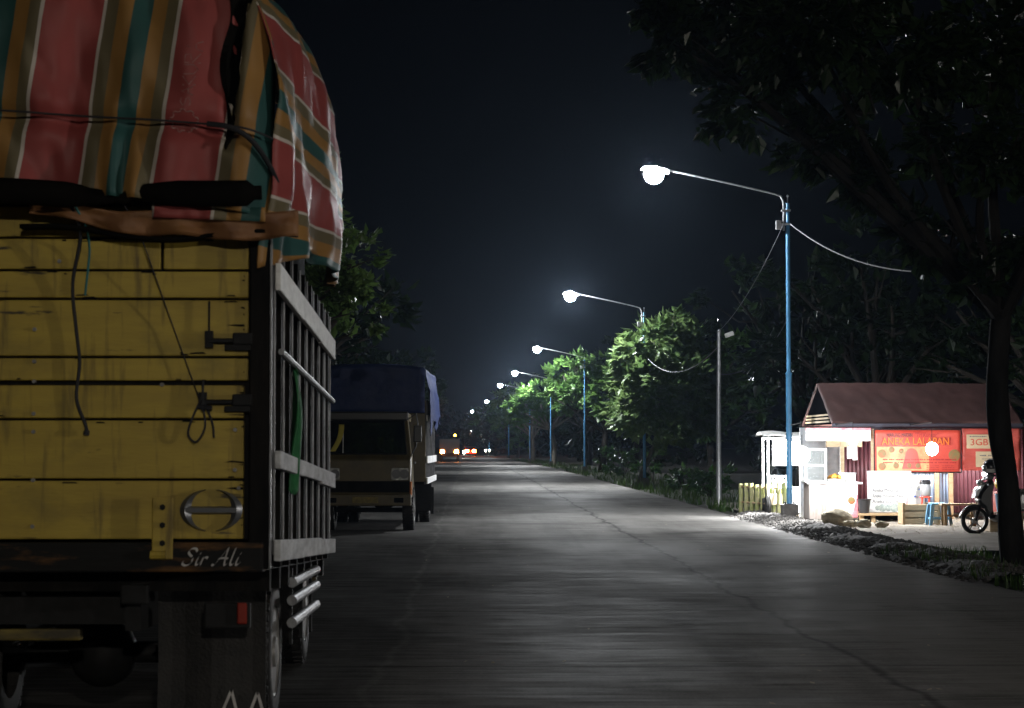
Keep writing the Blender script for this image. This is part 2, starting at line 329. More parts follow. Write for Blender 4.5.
# ------------------------------------------------------------------ street lamps
def make_street_lamp():
    t = thing('street_lamp', 'x', 'street lamp')
    MB().bbox(-.17, .17, -.17, .17, -.05, .37, .015).build('base', M['concrete'], t)
    p = MB(); p.tube([(0, 0, .36), (0, 0, 3.2)], .062, 12); p.tube([(0, 0, 3.2), (0, 0, 3.24), (0, 0, 6.9)], [.062, .046, .044], 12)
    p.lathe([(.075, 0), (.075, .03)], (0, 0, 3.18), 12); p.build('pole', M['blue_paint'], t, True)
    f = MB().box(-.13, .13, -.13, .13, .372, .384)
    for sx in (-1, 1):
        for sy in (-1, 1): f.lathe([(.014, 0), (.014, .05)], (sx * .1, sy * .1, .38), 6)
    f.build('base_flange', M['dark_metal'], t)
    pts = catmull([(-.09, 0, 6.3), (-.09, 0, 6.85), (-.13, 0, 7.0), (-.28, 0, 7.1), (-1.4, 0, 7.36), (-2.62, 0, 7.62)], 5)
    MB().tube(pts, .021, 8).build('arm', M['galv'], t, True)
    c = MB()
    for z in (6.42, 6.72): MB().bbox(-.14, .06, -.06, .06, z, z + .04, .008).build('clamp', M['galv'], t)
    MB().bbox(-.26, -.145, -.06, .06, 6.33, 6.52, .01).build('cable_box', M['galv'], t)
    MB().lathe([(.012, 6.88), (.012, 7.03), (.03, 7.04), (.03, 7.07), (.001, 7.09)], (0, 0, 0), 8).build('pole_tip', M['galv'], t)
    Mx = Matrix.Translation((-2.86, 0, 7.60)) @ Matrix.Rotation(R(8), 4, 'Y')
    h = MB(); h.prism([(-.34, -.02), (-.30, .05), (-.1, .09), (.22, .07), (.28, .03), (.28, -.02)], -.12, .12, 'y'); h.xf(lambda p: Mx @ p)
    hd = h.build('lamp_head', M['galv'], t)
    ln = MB().ball((-.04, 0, -.09), .21, 20, 12, (1, 1, .92)); ln.xf(lambda p: Mx @ p); ln.build('globe', M['lit_lens'], hd, True)
    return t
lamp0 = make_street_lamp()
LAMPS = [  # x of pole, y, label
    (6.90, 44.2, 'tall blue street lamp standing in a concrete block beside the food stall', 1),
    (6.85, 80.4, 'blue street lamp whose pole rises through the bright leafy tree', 2.6),
    (7.00, 125, 'street lamp with its blue pole against dark trunks, third from the stall', 2.2),
    (6.55, 166, 'street lamp fourth along the road, partly behind the lime leafed tree', 2.9),
    (5.85, 200, 'street lamp fifth along the road, between the lime tree and the road bend', 1.3),
    (5.15, 272, 'street lamp above the road bend, sixth from the stall and very bright', 1.6),
    (3.30, 352, 'farthest street lamp, a lone white light low over the road end', 1.4),
    (6.9, -22, 'assumed unseen street lamp behind the viewer that lights the yellow tailgate', ASSUMED_BACK_W / LAMP_W)]  # assumed lamp out of view, added to light the tailgate
for i, (x, y, lab, k) in enumerate(LAMPS):
    o = lamp0 if i == 0 else copy_tree(lamp0)
    o.location = (x, y, -.03); o['label'] = lab; o['group'] = 'street lamps along the right side of the road'
    if k != 1:
        for ch in o.children:
            for g in ch.children:
                g.data = g.data.copy(); g.data.materials[0] = mat('lit_lens', (.93, .97, 1) if y > 0 else (1, .93, .8), None, .4, emit=LAMP_W * k / 1.7)

nl = thing('assumed_lamp_post', 'assumed wooden post with one bare bulb, unseen beside the viewer on the right', 'assumed lamp post', (12.5, 6.5, -.03))  # assumed lamp out of view, added to brighten the near truck's side
MB().tube([(0, 0, -.1), (.02, 0, 1.4), (0, 0, 2.7)], [.06, .055, .05], 10).build('post', M['wood'], nl, True)
MB().tube([(0, 0, 2.55), (-.3, 0, 2.6), (-.42, 0, 2.42)], .012, 6).build('bracket', M['dark_metal'], nl)
MB().ball((-.42, 0, 2.3), .1, 14, 10).build('globe', mat('assumed_post_bulb', (1, .95, .88), None, .4, emit=ASSUMED_SIDE_W / (math.pi * .1257)), nl, True)
# ------------------------------------------------------------------ trucks
def wheel(t, x, y, r, wd, outer, dual=False):
    """one road wheel: tyre and rim; outer = side (+1/-1) that shows its disc"""
    n = 40; mb = MB(); h = wd / 2
    prof = [(r * .62, -h), (r * .80, -h * 1.05), (r * .93, -h * .98), (r * .985, -h * .8), (r, -h * .4), (r, h * .4), (r * .985, h * .8), (r * .93, h * .98), (r * .80, h * 1.05), (r * .62, h)]
    mb.lathe(prof, (x, y, r), n, 'x', False)
    for j in range(n):                                             # tread lugs
        a = 2 * math.pi * (j + .5) / n
        Mx = Matrix.Translation((x, y, r)) @ Matrix.Rotation(a, 4, 'X')
        for s in (-1, 1): mb.box(min(s * h * .3, s * h * .95), max(s * h * .3, s * h * .95), -.018, .018, r - .01, r + .012, Mx)
    wt = thing_part('wheel', t)
    mb.build('tyre', M['tyre'], wt, True)
    q = MB(); d = outer
    q.lathe([(r * .62, d * h * .9), (r * .60, d * h * .98), (r * .56, d * h * .7), (r * .44, d * h * .35), (r * .36, d * h * .55), (r * .22, d * h * .6), (r * .2, d * h * 1.05), (.02, d * h * 1.1)], (x, y, r), 28, 'x')
    for j in range(6):
        a = j * math.pi / 3; q.lathe([(.014, d * h * .5), (.014, d * h * .8)], (x, y + r * .29 * math.cos(a), r + r * .29 * math.sin(a)), 6, 'x')
    q.build('rim', M['rim'], wt, True)
def thing_part(name, parent):
    o = bpy.data.objects.new(name, None); col.objects.link(o); o.parent = parent; o.empty_display_size = .1; return o

def cab(t, y0, y1, hw, z0, z1, paint, shear, mo_=.13):
    """forward-control cab: y0 back, y1 nose (+y is forward)"""
    S = lambda mb: mb.xf(lambda p: Vector((p.x, p.y, p.z - shear * p.y)))
    wl = z0 + (z1 - z0) * .50                                      # belt line
    prof = [(y0, z0), (y1 - .02, z0), (y1, z0 + .12), (y1, wl - .08), (y1 - .04, wl), (y1 - .24, z1 - .12), (y1 - .34, z1 - .02), (y1 - .5, z1), (y0 + .1, z1), (y0, z1 - .08)]
    def hwz(z): return hw * (1 if z < wl else 1 - .09 * (z - wl) / (z1 - wl))
    b = MB(); n = len(prof)
    b.add([(-hwz(z), y, z) for y, z in prof] + [(hwz(z), y, z) for y, z in prof],
          [tuple(range(n)), tuple(range(n, 2 * n))[::-1]] + [(i, (i + 1) % n, n + (i + 1) % n, n + i) for i in range(n)])
    S(b); o = b.build('cab', paint, t)
    bv = o.modifiers.new('round', 'BEVEL'); bv.width = .035; bv.segments = 3; bv.limit_method = 'ANGLE'; bv.angle_limit = R(25)
    # windscreen lies 4 mm proud of the sloping front
    a, c = Vector((0, y1 - .045, wl + .03)), Vector((0, y1 - .225, z1 - .15)); nrm = Vector((0, (c - a).z, -(c - a).y)).normalized()
    g = MB(); th = nrm * .006
    q = [Vector((s * hwz(p.z) * .9, p.y, p.z)) for p in (a, c) for s in (-1, 1)]
    g.add([v + th for v in q] + [v - th * 2 for v in q], [(0, 1, 3, 2), (4, 6, 7, 5), (0, 4, 5, 1), (2, 3, 7, 6), (0, 2, 6, 4), (1, 5, 7, 3)])
    S(g); g.build('windscreen', M['glass'], t)
    rb = MB(); e = .03
    loop = [q[0], q[1], q[3], q[2], q[0]]; rb.tube([v + th for v in loop], .016, 6); S(rb); rb.build('windscreen_seal', M['black'], t)
    sv = MB().bbox(-hw * .93, hw * .93, y1 - .27, y1 - .13, z1 - .15, z1 + .02, .03); S(sv); sv.build('sun_visor', M['black_plastic'], t)
    wp = MB()
    for s in (-.45, .25): wp.tube([(s * hw, y1 - .02, wl + .02), (s * hw + .1, y1 - .07, wl + .12), (s * hw + .42, y1 - .1, wl + .17)], .008, 5)
    S(wp); wp.build('wiper', M['black'], t)
    for s in (-1, 1):
        d = MB(); yy0, yy1 = y0 + .35, y1 - .3
        win = [(yy0, wl + .05), (yy1 + .08, wl + .05), (yy1 - .12, z1 - .16), (yy0, z1 - .16)]
        def off(p, k): return Vector((s * (hwz(p[1]) + k), p[0], p[1]))
        d.add([off(p, .006) for p in win] + [off(p, -.03) for p in win], [(0, 1, 2, 3), (7, 6, 5, 4)] + [(i, (i + 1) % 4, 4 + (i + 1) % 4, 4 + i) for i in range(4)])
        S(d); d.build('side_window', M['glass'], t)
        k = MB(); dl = [off((yy0 - .04, z0 + .1), .004), off((yy1 + .14, z0 + .1), .004), off((yy1 + .14, wl), .004), off((yy1 - .1, z1 - .1), .004), off((yy0 - .04, z1 - .1), .004), off((yy0 - .04, z0 + .1), .004)]
        k.tube(dl, .006, 4); S(k); dr = k.build('door', M['black'], t)
        hh = MB().bbox(min(s * hw, s * (hw + .03)), max(s * hw, s * (hw + .03)), yy0 + .02, yy0 + .18, wl - .16, wl - .12, .006); S(hh); hh.build('handle', M['chrome'], dr)
        mi = MB(); mi.tube([(s * hw * .93, y1 - .2, z1 - .12), (s * (hw + .1), y1 + .02, z1 - .02), (s * (hw + mo_), y1 + .05, z1 - .2), (s * (hw + .10), y1 + .02, z1 - .62), (s * hw, y1 - .06, wl)], .011, 6)
        S(mi); ms = mi.build('mirror_arm', M['chrome'], t, True)
        mm = MB().bbox(s * (hw + mo_) - .075, s * (hw + mo_) + .075, y1 + .02, y1 + .07, z1 - .55, z1 - .24, .02); S(mm); mm.build('mirror', M['black_plastic'], ms)
        # headlight, indicator, fog lamp
        zl = z0 + .34
        hl = MB().bbox(s * (hw - .36) - .01 if s > 0 else -(hw - .03), (hw - .03) if s > 0 else -(hw - .36) + .01, y1 - .03, y1 + .022, zl - .0, zl + .24, .05)
        S(hl); hlo = hl.build('headlight', M['clear_lens'], t, True)
        rf = MB()
        for dx in (.09, .24): rf.lathe([(.085, .0), (.06, -.01), (.03, -.016), (.028, .012), (.001, .014)], (s * (hw - .03 - dx), y1 + .024, zl + .12), 18, 'y')
        S(rf); rf.build('bulb_reflector', M['chrome'], hlo, True)
        ind = MB().bbox(min(s * (hw - .02), s * (hw + .02)), max(s * (hw - .02), s * (hw + .02)), y1 - .14, y1 + .01, zl - .28, zl - .02, .012); S(ind); ind.build('indicator', M['amber_lens'], t)
    gr = MB().bbox(-hw + .02, hw - .02, y1 - .02, y1 + .012, z0 + .12, z0 + .33, .008)
    for i in range(5): gr.box(-hw + .3, hw - .3, y1 + .01, y1 + .02, z0 + .145 + i * .035, z0 + .158 + i * .035)
    S(gr); gr.build('grille', M['blackwood'], t)
    bu = MB().bbox(-hw - .01, hw + .01, y1 - .05, y1 + .07, z0 - .13, z0 + .09, .02); S(bu); bo = bu.build('bumper', paint, t)
    for s in (-1, 1):
        fg = MB().bbox(s * (hw - .22) - .09, s * (hw - .22) + .09, y1 + .06, y1 + .078, z0 - .07, z0 + .02, .012); S(fg); fg.build('fog_lamp', M['glass'], bo)
    pl = MB().bbox(-.24, .24, y1 + .062, y1 + .08, z0 - .08, z0 + .04, .006); S(pl); pl.build('number_plate', mat('plate', (.25, .19, .03), (.12, .09, .02), .5, scale=9), bo)

def chassis(t, yr, yf, r, zf, shear, hwt_r, hwt_f):
    c = MB()
    for s in (-1, 1): c.box(s * .38 - .04, s * .38 + .04, .15, yf + .5, zf - .2, zf)
    for y in (.2, 1.2, 2.4, 3.6): c.box(-.34, .34, y, y + .1, zf - .17, zf - .03)
    c.xf(lambda p: Vector((p.x, p.y, p.z - shear * p.y))); c.build('chassis', M['dark_metal'], t)
    a = MB(); a.tube([(-hwt_r, yr, r), (hwt_r, yr, r)], .06, 10); a.ball((0, yr, r), .2, 14, 10)
    a.tube([(0, yr, r + .02), (0, yf - .6, zf - .2)], .045, 8); a.build('rear_axle', M['dark_metal'], t, True)
    a = MB(); a.tube([(-hwt_f, yf, r - .02), (hwt_f, yf, r - .02)], .045, 8)
    a.build('front_axle', M['dark_metal'], t)
    for s in (-1, 1):
        for yy in (yr, yf):
            a = MB()
            for i in range(4):
                L = .62 - i * .12; a.box(s * .42 - .035, s * .42 + .035, yy - L, yy + L, r + .10 - i * .016, r + .112 - i * .016)
            a.build('leaf_spring', M['dark_metal'], t)
    for s in (-1, 1):
        wheel(t, s * (hwt_r - .11), yr, r, .21, s); wheel(t, s * (hwt_r - .36), yr, r, .21, s)
        wheel(t, s * (hwt_f - .11), yf, r, .21, s)

# ---- the near truck: seen from behind, yellow tailgate, striped tarpaulin
T1X, T1Y, SH = -2.1, 10.4, .042
t1 = thing('cargo_truck', 'near parked truck with worn yellow plank tailgate and slatted black side', 'truck', (T1X, T1Y, 0))
shz = lambda p: Vector((p.x, p.y, p.z - SH * p.y))
def part1(mb, name, m, parent=None, **k): mb.xf(shz); return mb.build(name, m, parent or t1, **k)
g = MB()
seams = [1.125, 1.43, 1.735, 1.925, 2.05, 2.345, 2.49, 2.655, 2.82]
rg = random.Random(3)
for i in range(len(seams) - 1):
    z0, z1 = seams[i] + .006, seams[i + 1] - (.006 if i != 2 else .018)
    xr = .975 if i > 2 else .955
    if i == 6:
        g.bbox(-.985, .53, rg.uniform(-.006, .004), .04, z0, z1, .006); g.bbox(.545, xr, -.008, .04, z0, z1 + .14, .006)
    elif i == 7: g.bbox(-.985, .53, rg.uniform(-.006, .004), .04, z0, z1, .006)
    else: g.bbox(-.985, xr, rg.uniform(-.007, .006), .04, z0, z1, .007)
part1(MB().box(-.98, .98, .05, .07, 1.13, 2.80), 'seam_blocker', M['dark_cargo'], None)  # dark board added to block light through the plank seams
gate = part1(g, 'tailgate', M['yellow'])
bl = MB()                                                            # bolts and chips
for (px, py) in [(36, 330), (36, 362), (36, 382), (36, 414), (36, 432), (163, 385), (36, 480), (36, 526), (236, 430), (236, 470), (240, 488), (60, 262)]:
    x = (px - 470) * T1Y / 2048 - T1X; z = 1.6 + (446 - py) * T1Y / 2048
    part1(MB().lathe([(.009, -.013), (.011, -.006), (.011, .01)], (x, 0, z), 8, 'y'), 'bolt', M['rim'], gate)
ch = MB()                                                            # chipped paint, dark scars along the seams
for _ in range(46):
    z = rg.choice(seams[1:-1]) + rg.uniform(-.02, .02); x = rg.uniform(-.95, .9); L = rg.uniform(.01, .09)
    ch.add([(x, -.0095, z - .003), (x + L, -.0095, z - rg.uniform(0, .004)), (x + L * .8, -.0095, z + rg.uniform(.002, .008)), (x + L * .1, -.0095, z + .004)], [(0, 1, 2, 3)])
for _ in range(30):                                                  # splintered right ends of the planks
    z = rg.uniform(1.15, 2.6); L = rg.choice((.006, .012, .03, .08)) * rg.uniform(.6, 1.3); h_ = rg.uniform(.0015, .006); z2 = z + rg.uniform(-.006, .006)
    ch.add([(.957 - L, -.0098, z), (.957 - L * .4, -.0098, z2 - h_), (.957, -.0098, z - h_ * 1.3), (.957, -.0098, z + h_), (.957 - L * .6, -.0098, z2 + h_ * .8)], [(0, 1, 2, 3, 4)])
part1(ch, 'paint_chips', M['blackwood'], gate, fix=False)['kind'] = 'stuff'
for s in (-1, 1):
    p = MB().bbox(*sorted((s * .985, s * 1.085)), -.025, .09, .98, 2.85, .008)
    part1(p, 'corner_post', M['blackwood'])
st = MB().bbox(1.087, 1.096, -.028, .02, .98, 2.80, .002); part1(st, 'corner_trim', M['silverbar'])
sl = MB().bbox(-1.085, 1.06, -.05, .12, .965, 1.115, .01); sill = part1(sl, 'rear_sill', M['sill'])
for sx in (.56, -.62):                                               # steel hinge straps
    h = MB().bbox(sx - .055, sx + .05, -.066, -.052, 1.03, 1.34, .006); h.tube([(sx - .06, -.07, 1.05), (sx + .02, -.07, 1.05)], .022, 8)
    hs = part1(h, 'hinge_strap', M['yellow'])
    b2 = MB()
    for z in (1.29, 1.20, 1.11): b2.lathe([(.016, -.08), (.013, -.066)], (sx, 0, z), 6, 'y')
    part1(b2, 'strap_bolt', M['dark_metal'], hs)
for z, x0 in ((2.13, .78), (1.82, .75)):                            # slide bolts
    la = MB(); la.tube([(x0, -.03, z), (1.0, -.03, z)], .013, 6); la.box(x0 - .02, x0 + .02, -.036, -.008, z - .035, z + .05)
    la.tube([(x0, -.03, z + .04), (x0, -.03, z + .2) if z > 2 else (x0, -.03, z + .1)], .006, 5)
    la.bbox(.86, .99, -.04, -.01, z - .05, z - .02, .004); la.bbox(.9, 1.0, -.045, -.01, z - .02, z + .04, .008)
    part1(la, 'latch', M['dark_metal'])
# chrome emblem: two open crescents joined by a bar
em = MB(); ex, ez, ea, eb = .795, 1.275, .158, .108
for s in (-1, 1):
    vs = []; n = 22
    for j in range(n + 1):
        a = R(-80) + R(160) * j / n; wdt = .012 + .044 * math.cos(a) ** 1.3
        o_ = Vector((s * ea * math.cos(a), 0, eb * math.sin(a))); i_ = Vector((s * (ea - wdt) * math.cos(a), 0, (eb - wdt * .35) * math.sin(a)))
        m_ = (o_ + i_) / 2
        for q, yy in ((o_, -.012), (m_, -.036), (i_, -.012)): vs.append((ex + q.x, yy, ez + q.z))
    em.add(vs, [(j * 3 + k, j * 3 + k + 1, j * 3 + 4 + k, j * 3 + 3 + k) for j in range(n) for k in (0, 1)])
em.prism([(ez - .02, -.012), (ez - .012, -.034), (ez + .012, -.034), (ez + .02, -.012)], ex - ea + .03, ex + ea - .03, 'x')
em.v = [(p[0], p[2], p[1]) if i >= len(em.v) - 8 else p for i, p in enumerate(em.v)]
part1(em, 'emblem', M['chrome'], smooth=True)
# hand painted script on the sill
STROKES = [[(.66, .80), (.56, .97), (.34, .97), (.20, .80), (.30, .62), (.44, .50)], [(.50, .40), (.46, .12), (.22, -.02), (.0, .08), (.02, .24)],
           [(.80, .46), (.74, .2), (.76, .02), (.88, .05), (.96, .2)], [(.86, .64), (.88, .72)],
           [(1.06, .46), (1.0, .0)], [(1.02, .22), (1.12, .42), (1.27, .46), (1.29, .36)],
           [(1.62, .04), (1.74, .0), (1.95, .35), (2.32, 1.02)], [(2.32, 1.02), (2.28, .5), (2.30, .02), (2.42, .06)], [(1.9, .36), (2.15, .42), (2.42, .38)],
           [(2.72, 1.0), (2.64, .5), (2.60, .1), (2.70, .0), (2.82, .12)], [(2.98, .46), (2.92, .2), (2.94, .02), (3.06, .05), (3.14, .18)], [(3.04, .64), (3.07, .72)]]
wr = MB()
for s_ in STROKES:
    q = catmull([(a, b, 0) for a, b in s_], 5); vs = []
    for p in q:
        x = p.x + .22 * p.y
        for k in (-1, 1): vs.append((.655 + (x + k * .05) * .092, -.0535, 1.0 + (p.y + k * .055) * .085))
    wr.add(vs, [(2 * i, 2 * i + 1, 2 * i + 3, 2 * i + 2) for i in range(len(q) - 1)])
part1(wr, 'lettering', M['white_letter'], sill, fix=False)
# slatted sides
LB = 4.3
for s in (-1, 1):
    X0 = s * 1.085
    b3 = MB()
    for i in range(9):
        y = .1 + i * (LB - .16) / 8; b3.box(*sorted((X0, X0 - s * .05)), y, y + .055, .98, 2.74)
    part1(b3, 'side_posts', M['blackwood'])
    pan = MB().box(*sorted((X0 - s * .055, X0 - s * .075)), .1, LB, 1.0, 2.72); part1(pan, 'side_panel', M['dark_cargo'])
    for i in range(9):
        y = .1 + i * (LB - .16) / 8
        rr = MB().tube([(X0 + s * .014, y - .004, 1.05), (X0 + s * .012, y - .004, 2.70)], .0075, 6); part1(rr, 'side_rod', M['silverbar'])
    for (z0, z1, k, m_) in ((2.40, 2.535, .03, 'whitewood'), (1.485, 1.575, .034, 'greywood'), (1.02, 1.125, .036, 'greywood')):
        pk = MB(); yy = 0
        for y0_, y1_ in ((-.0, 1.55), (1.56, 3.0), (3.01, LB)):
            pk.bbox(*sorted((X0 + s * .02, X0 + s * (.02 + k))), y0_ + (.05 if y0_ == 0 else 0), y1_, z0 + rg.uniform(-.008, .008), z1 + rg.uniform(-.008, .008), .006)
        part1(pk, 'side_plank', M[m_])
    pi = MB().tube([(X0 + s * .035, .25, 2.10), (X0 + s * .035, LB, 2.10)], .017, 8); part1(pi, 'side_rail', M['silverbar'])
fl = MB().box(-1.05, 1.05, .121, LB, .97, 1.06)
for y in [.3 + .55 * i for i in range(8)]: fl.box(-1.06, 1.06, y, y + .09, .86, .97)
part1(fl, 'bed_floor', M['blackwood'])
part1(MB().bbox(-.94, .94, .25, LB - .2, 1.07, 3.7, .15), 'load', M['dark_cargo'])
hb = MB().box(-1.05, 1.05, LB - .05, LB, 1.0, 2.72); part1(hb, 'headboard', M['blackwood'])
for s in (-1, 1):
    for z in (.80, .695, .565):
        gd = MB().tube([(s * 1.06, 1.65, z), (s * 1.06, 3.55, z)], .03, 12); gd.xf(lambda p: Vector((p.x, p.y, p.z - .02 * p.y + .035))); gd.build('side_guard_tube', M['silverbar'], t1, True)
    for y in (1.85, 2.6, 3.35): part1(MB().box(*sorted((s * 1.025, s * 1.045)), y, y + .03, .5, .95), 'side_guard_hanger', M['dark_metal'])
chassis(t1, 1.45, 4.85, .42, .86, .02, .99, .89)
for s in (-1, 1):
    mf = MB().grid(lambda u, v: (s * (.42 + .58 * u), .72 + .03 * math.sin(v * 3) + .01 * math.sin(u * 9), .12 + .70 * v), 8, 8)
    fo = mf.build('mudflap', M['tyre'], t1, solid=.012)
    for i, pts in enumerate(([(.0, 0), (.05, .12), (.08, 0)], [(.15, 0), (.19, .11), (.22, .0)])):
        ln = MB(); q = [Vector((a, 0, b)) for a, b in pts]; vs = []
        for p in q:
            for k in (-1, 1): vs.append((s * .77 + (p.x + k * .008), .70, .17 + p.z))
        ln.add(vs, [(0, 1, 3, 2), (2, 3, 5, 4)]); ln.build('lettering', M['white_letter'], fo, fix=False)
    tl = MB().bbox(s * .86 - .14, s * .86 + .10, .30, .36, .665, .80, .012); to = part1(tl, 'tail_lamp_box', M['dark_metal'])
    l2 = MB().bbox(s * .86 + .035, s * .86 + .085, .278, .302, .69, .80, .008); part1(l2, 'tail_lamp', M['red_lens'], to)
rbp = MB().bbox(-.95, .10, .22, .30, .61, .67, .012); part1(rbp, 'rear_bumper', mat('dirty_yellow', (.2, .15, .03), (.05, .04, .02), .6, scale=3, stretch=(1, 1, 3), thr=(.4, .6)))
for s in (-1, 1): part1(MB().box(s * .38 - .03, s * .38 + .03, .24, .30, .68, .9), 'bumper_bracket', M['dark_metal'])
part1(MB().bbox(.33, .47, .05, .12, .80, .90, .01), 'junction_box', M['dark_metal'])
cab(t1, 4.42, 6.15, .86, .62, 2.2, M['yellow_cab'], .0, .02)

# ---- tarpaulin over the near truck's load
def tarp_material():
    m = bpy.data.materials.new('striped_tarp'); m.use_nodes = True; n, l = nodes(m); b = n['Principled BSDF']
    uv = n.new('ShaderNodeUVMap'); uv.uv_map = 'stripe'; sp = n.new('ShaderNodeSeparateXYZ'); l.new(uv.outputs[0], sp.inputs[0])
    dv = n.new('ShaderNodeMath'); dv.operation = 'DIVIDE'; dv.inputs[1].default_value = .68; l.new(sp.outputs[0], dv.inputs[0])
    fr = n.new('ShaderNodeMath'); fr.operation = 'FRACT'; l.new(dv.outputs[0], fr.inputs[0])
    rp = n.new('ShaderNodeValToRGB'); rp.color_ramp.interpolation = 'CONSTANT'; e = rp.color_ramp.elements
    red, whi, oli, ora, gre = (.33, .07, .065), (.6, .54, .48), (.17, .14, .08), (.35, .185, .055), (.035, .105, .10)
    stops = [(0, red), (.408, whi), (.432, oli), (.52, ora), (.63, gre), (.77, ora), (.88, oli), (.962, whi), (.99, red)]
    while len(e) < len(stops): e.new(.5)
    for q, (p, c) in zip(e, stops): q.position = p; q.color = (*c, 1)
    l.new(fr.outputs[0], rp.inputs[0])
    mp = n.new('ShaderNodeMapping'); mp.inputs['Scale'].default_value = (2, 1.1, 1); l.new(uv.outputs[0], mp.inputs[0])
    t = n.new('ShaderNodeTexNoise'); t.inputs['Scale'].default_value = 2; t.inputs['Detail'].default_value = 5; l.new(mp.outputs[0], t.inputs[0])
    mr = n.new('ShaderNodeMapRange'); mr.inputs[1].default_value = .3; mr.inputs[2].default_value = .75; mr.inputs[3].default_value = .8; mr.inputs[4].default_value = 1.1; l.new(t.outputs[0], mr.inputs[0])
    mx = n.new('ShaderNodeMixRGB'); mx.blend_type = 'MULTIPLY'; mx.inputs[0].default_value = 1; l.new(rp.outputs[0], mx.inputs[1]); l.new(mr.outputs[0], mx.inputs[2])
    l.new(mx.outputs[0], b.inputs['Base Color']); b.inputs['Roughness'].default_value = .5; b.inputs['Specular IOR Level'].default_value = .25
    bp = n.new('ShaderNodeBump'); bp.inputs['Distance'].default_value = .018; t3 = n.new('ShaderNodeTexNoise'); t3.noise_type = 'RIDGED_MULTIFRACTAL'; t3.inputs['Scale'].default_value = 1.6; t3.inputs['Detail'].default_value = 5
    l.new(mp.outputs[0], t3.inputs[0]); l.new(t3.outputs[0], bp.inputs['Height']); l.new(bp.outputs[0], b.inputs['Normal'])
    return m
M['tarp'] = tarp_material()
tp = thing('tarpaulin', 'striped red, orange and green tarpaulin tied over the load of the near truck', 'tarpaulin', (T1X, T1Y, 0))
CS = [(-1.12, 2.72), (-1.17, 3.0), (-1.17, 3.4), (-1.13, 3.74), (-.98, 4.02), (-.7, 4.2), (0, 4.3), (.7, 4.2), (.98, 4.02), (1.13, 3.74), (1.17, 3.4), (1.17, 2.95), (1.14, 2.56)]
CSp = catmull([(a, 0, b) for a, b in CS], 8); arc = [0]
for i in range(len(CSp) - 1): arc.append(arc[-1] + (CSp[i + 1] - CSp[i]).length)
mid = arc[len(arc) // 2]
nu, nv = len(CSp) - 1, 64; verts, uvs = [], []
for j in range(nv + 1):
    v = j / nv; y = -.10 + 4.55 * v
    swell = .94 + .175 * math.sin(min(1, v / .48) * math.pi / 2) - .36 * max(0, v - .5)
    for i in range(nu + 1):
        c = CSp[i]; s = arc[i] - mid
        k = swell if abs(c.x) > .3 else 1
        x = c.x * (.94 + (k - .94) * min(1, abs(c.x) / 1.0)); z = c.z + .12 * math.sin(min(1, v * 2) * 1.57) * max(0, (z0_ if False else c.z - 3.3))
        hangs = max(0, (3.5 - z)) / .9 * min(1, (1 - v) * 6)
        fold = hangs * .035 * math.sin(y * 9 + 2 * math.sin(y * 2.1)) + .05 * fbm((x * 1.3, y * 1.4, z * 1.3)) + .018 * fbm((x * 4, y * 5, z * 2.5))
        x += math.copysign(1, x) * fold * (1 if abs(x) > .5 else 0); z += fold * (.5 if abs(x) < .9 else .0) + (.085 * y * min(1, max(0, (3.3 - z) / .5)) if z < 3.3 else 0)
        if i in (0, 1, nu, nu - 1): z += .04 * fbm((y * 1.5, 3, i)) + .03 * math.sin(y * 1.7) - (.05 * max(0, 1 - v * 6) if c.x > 0 else 0)
        verts.append((x, y, z - SH * y)); uvs.append((s + .07 - .06 * y, y))
faces = [(j * (nu + 1) + i, j * (nu + 1) + i + 1, (j + 1) * (nu + 1) + i + 1, (j + 1) * (nu + 1) + i) for j in range(nv) for i in range(nu)]
def uvmesh(name, verts, faces, uvs, m, parent, solid=.006):
    me = bpy.data.meshes.new(name); me.from_pydata(verts, [], faces); lay = me.uv_layers.new(name='stripe')
    for lp in me.loops: lay.data[lp.index].uv = uvs[lp.vertex_index]
    me.materials.append(m); me.shade_smooth(); o = bpy.data.objects.new(name, me); col.objects.link(o); o.parent = parent
    k = o.modifiers.new('thickness', 'SOLIDIFY'); k.thickness = solid; k.offset = 0
    return o
uvmesh('cover_sheet', verts, faces, uvs, M['tarp'], tp)
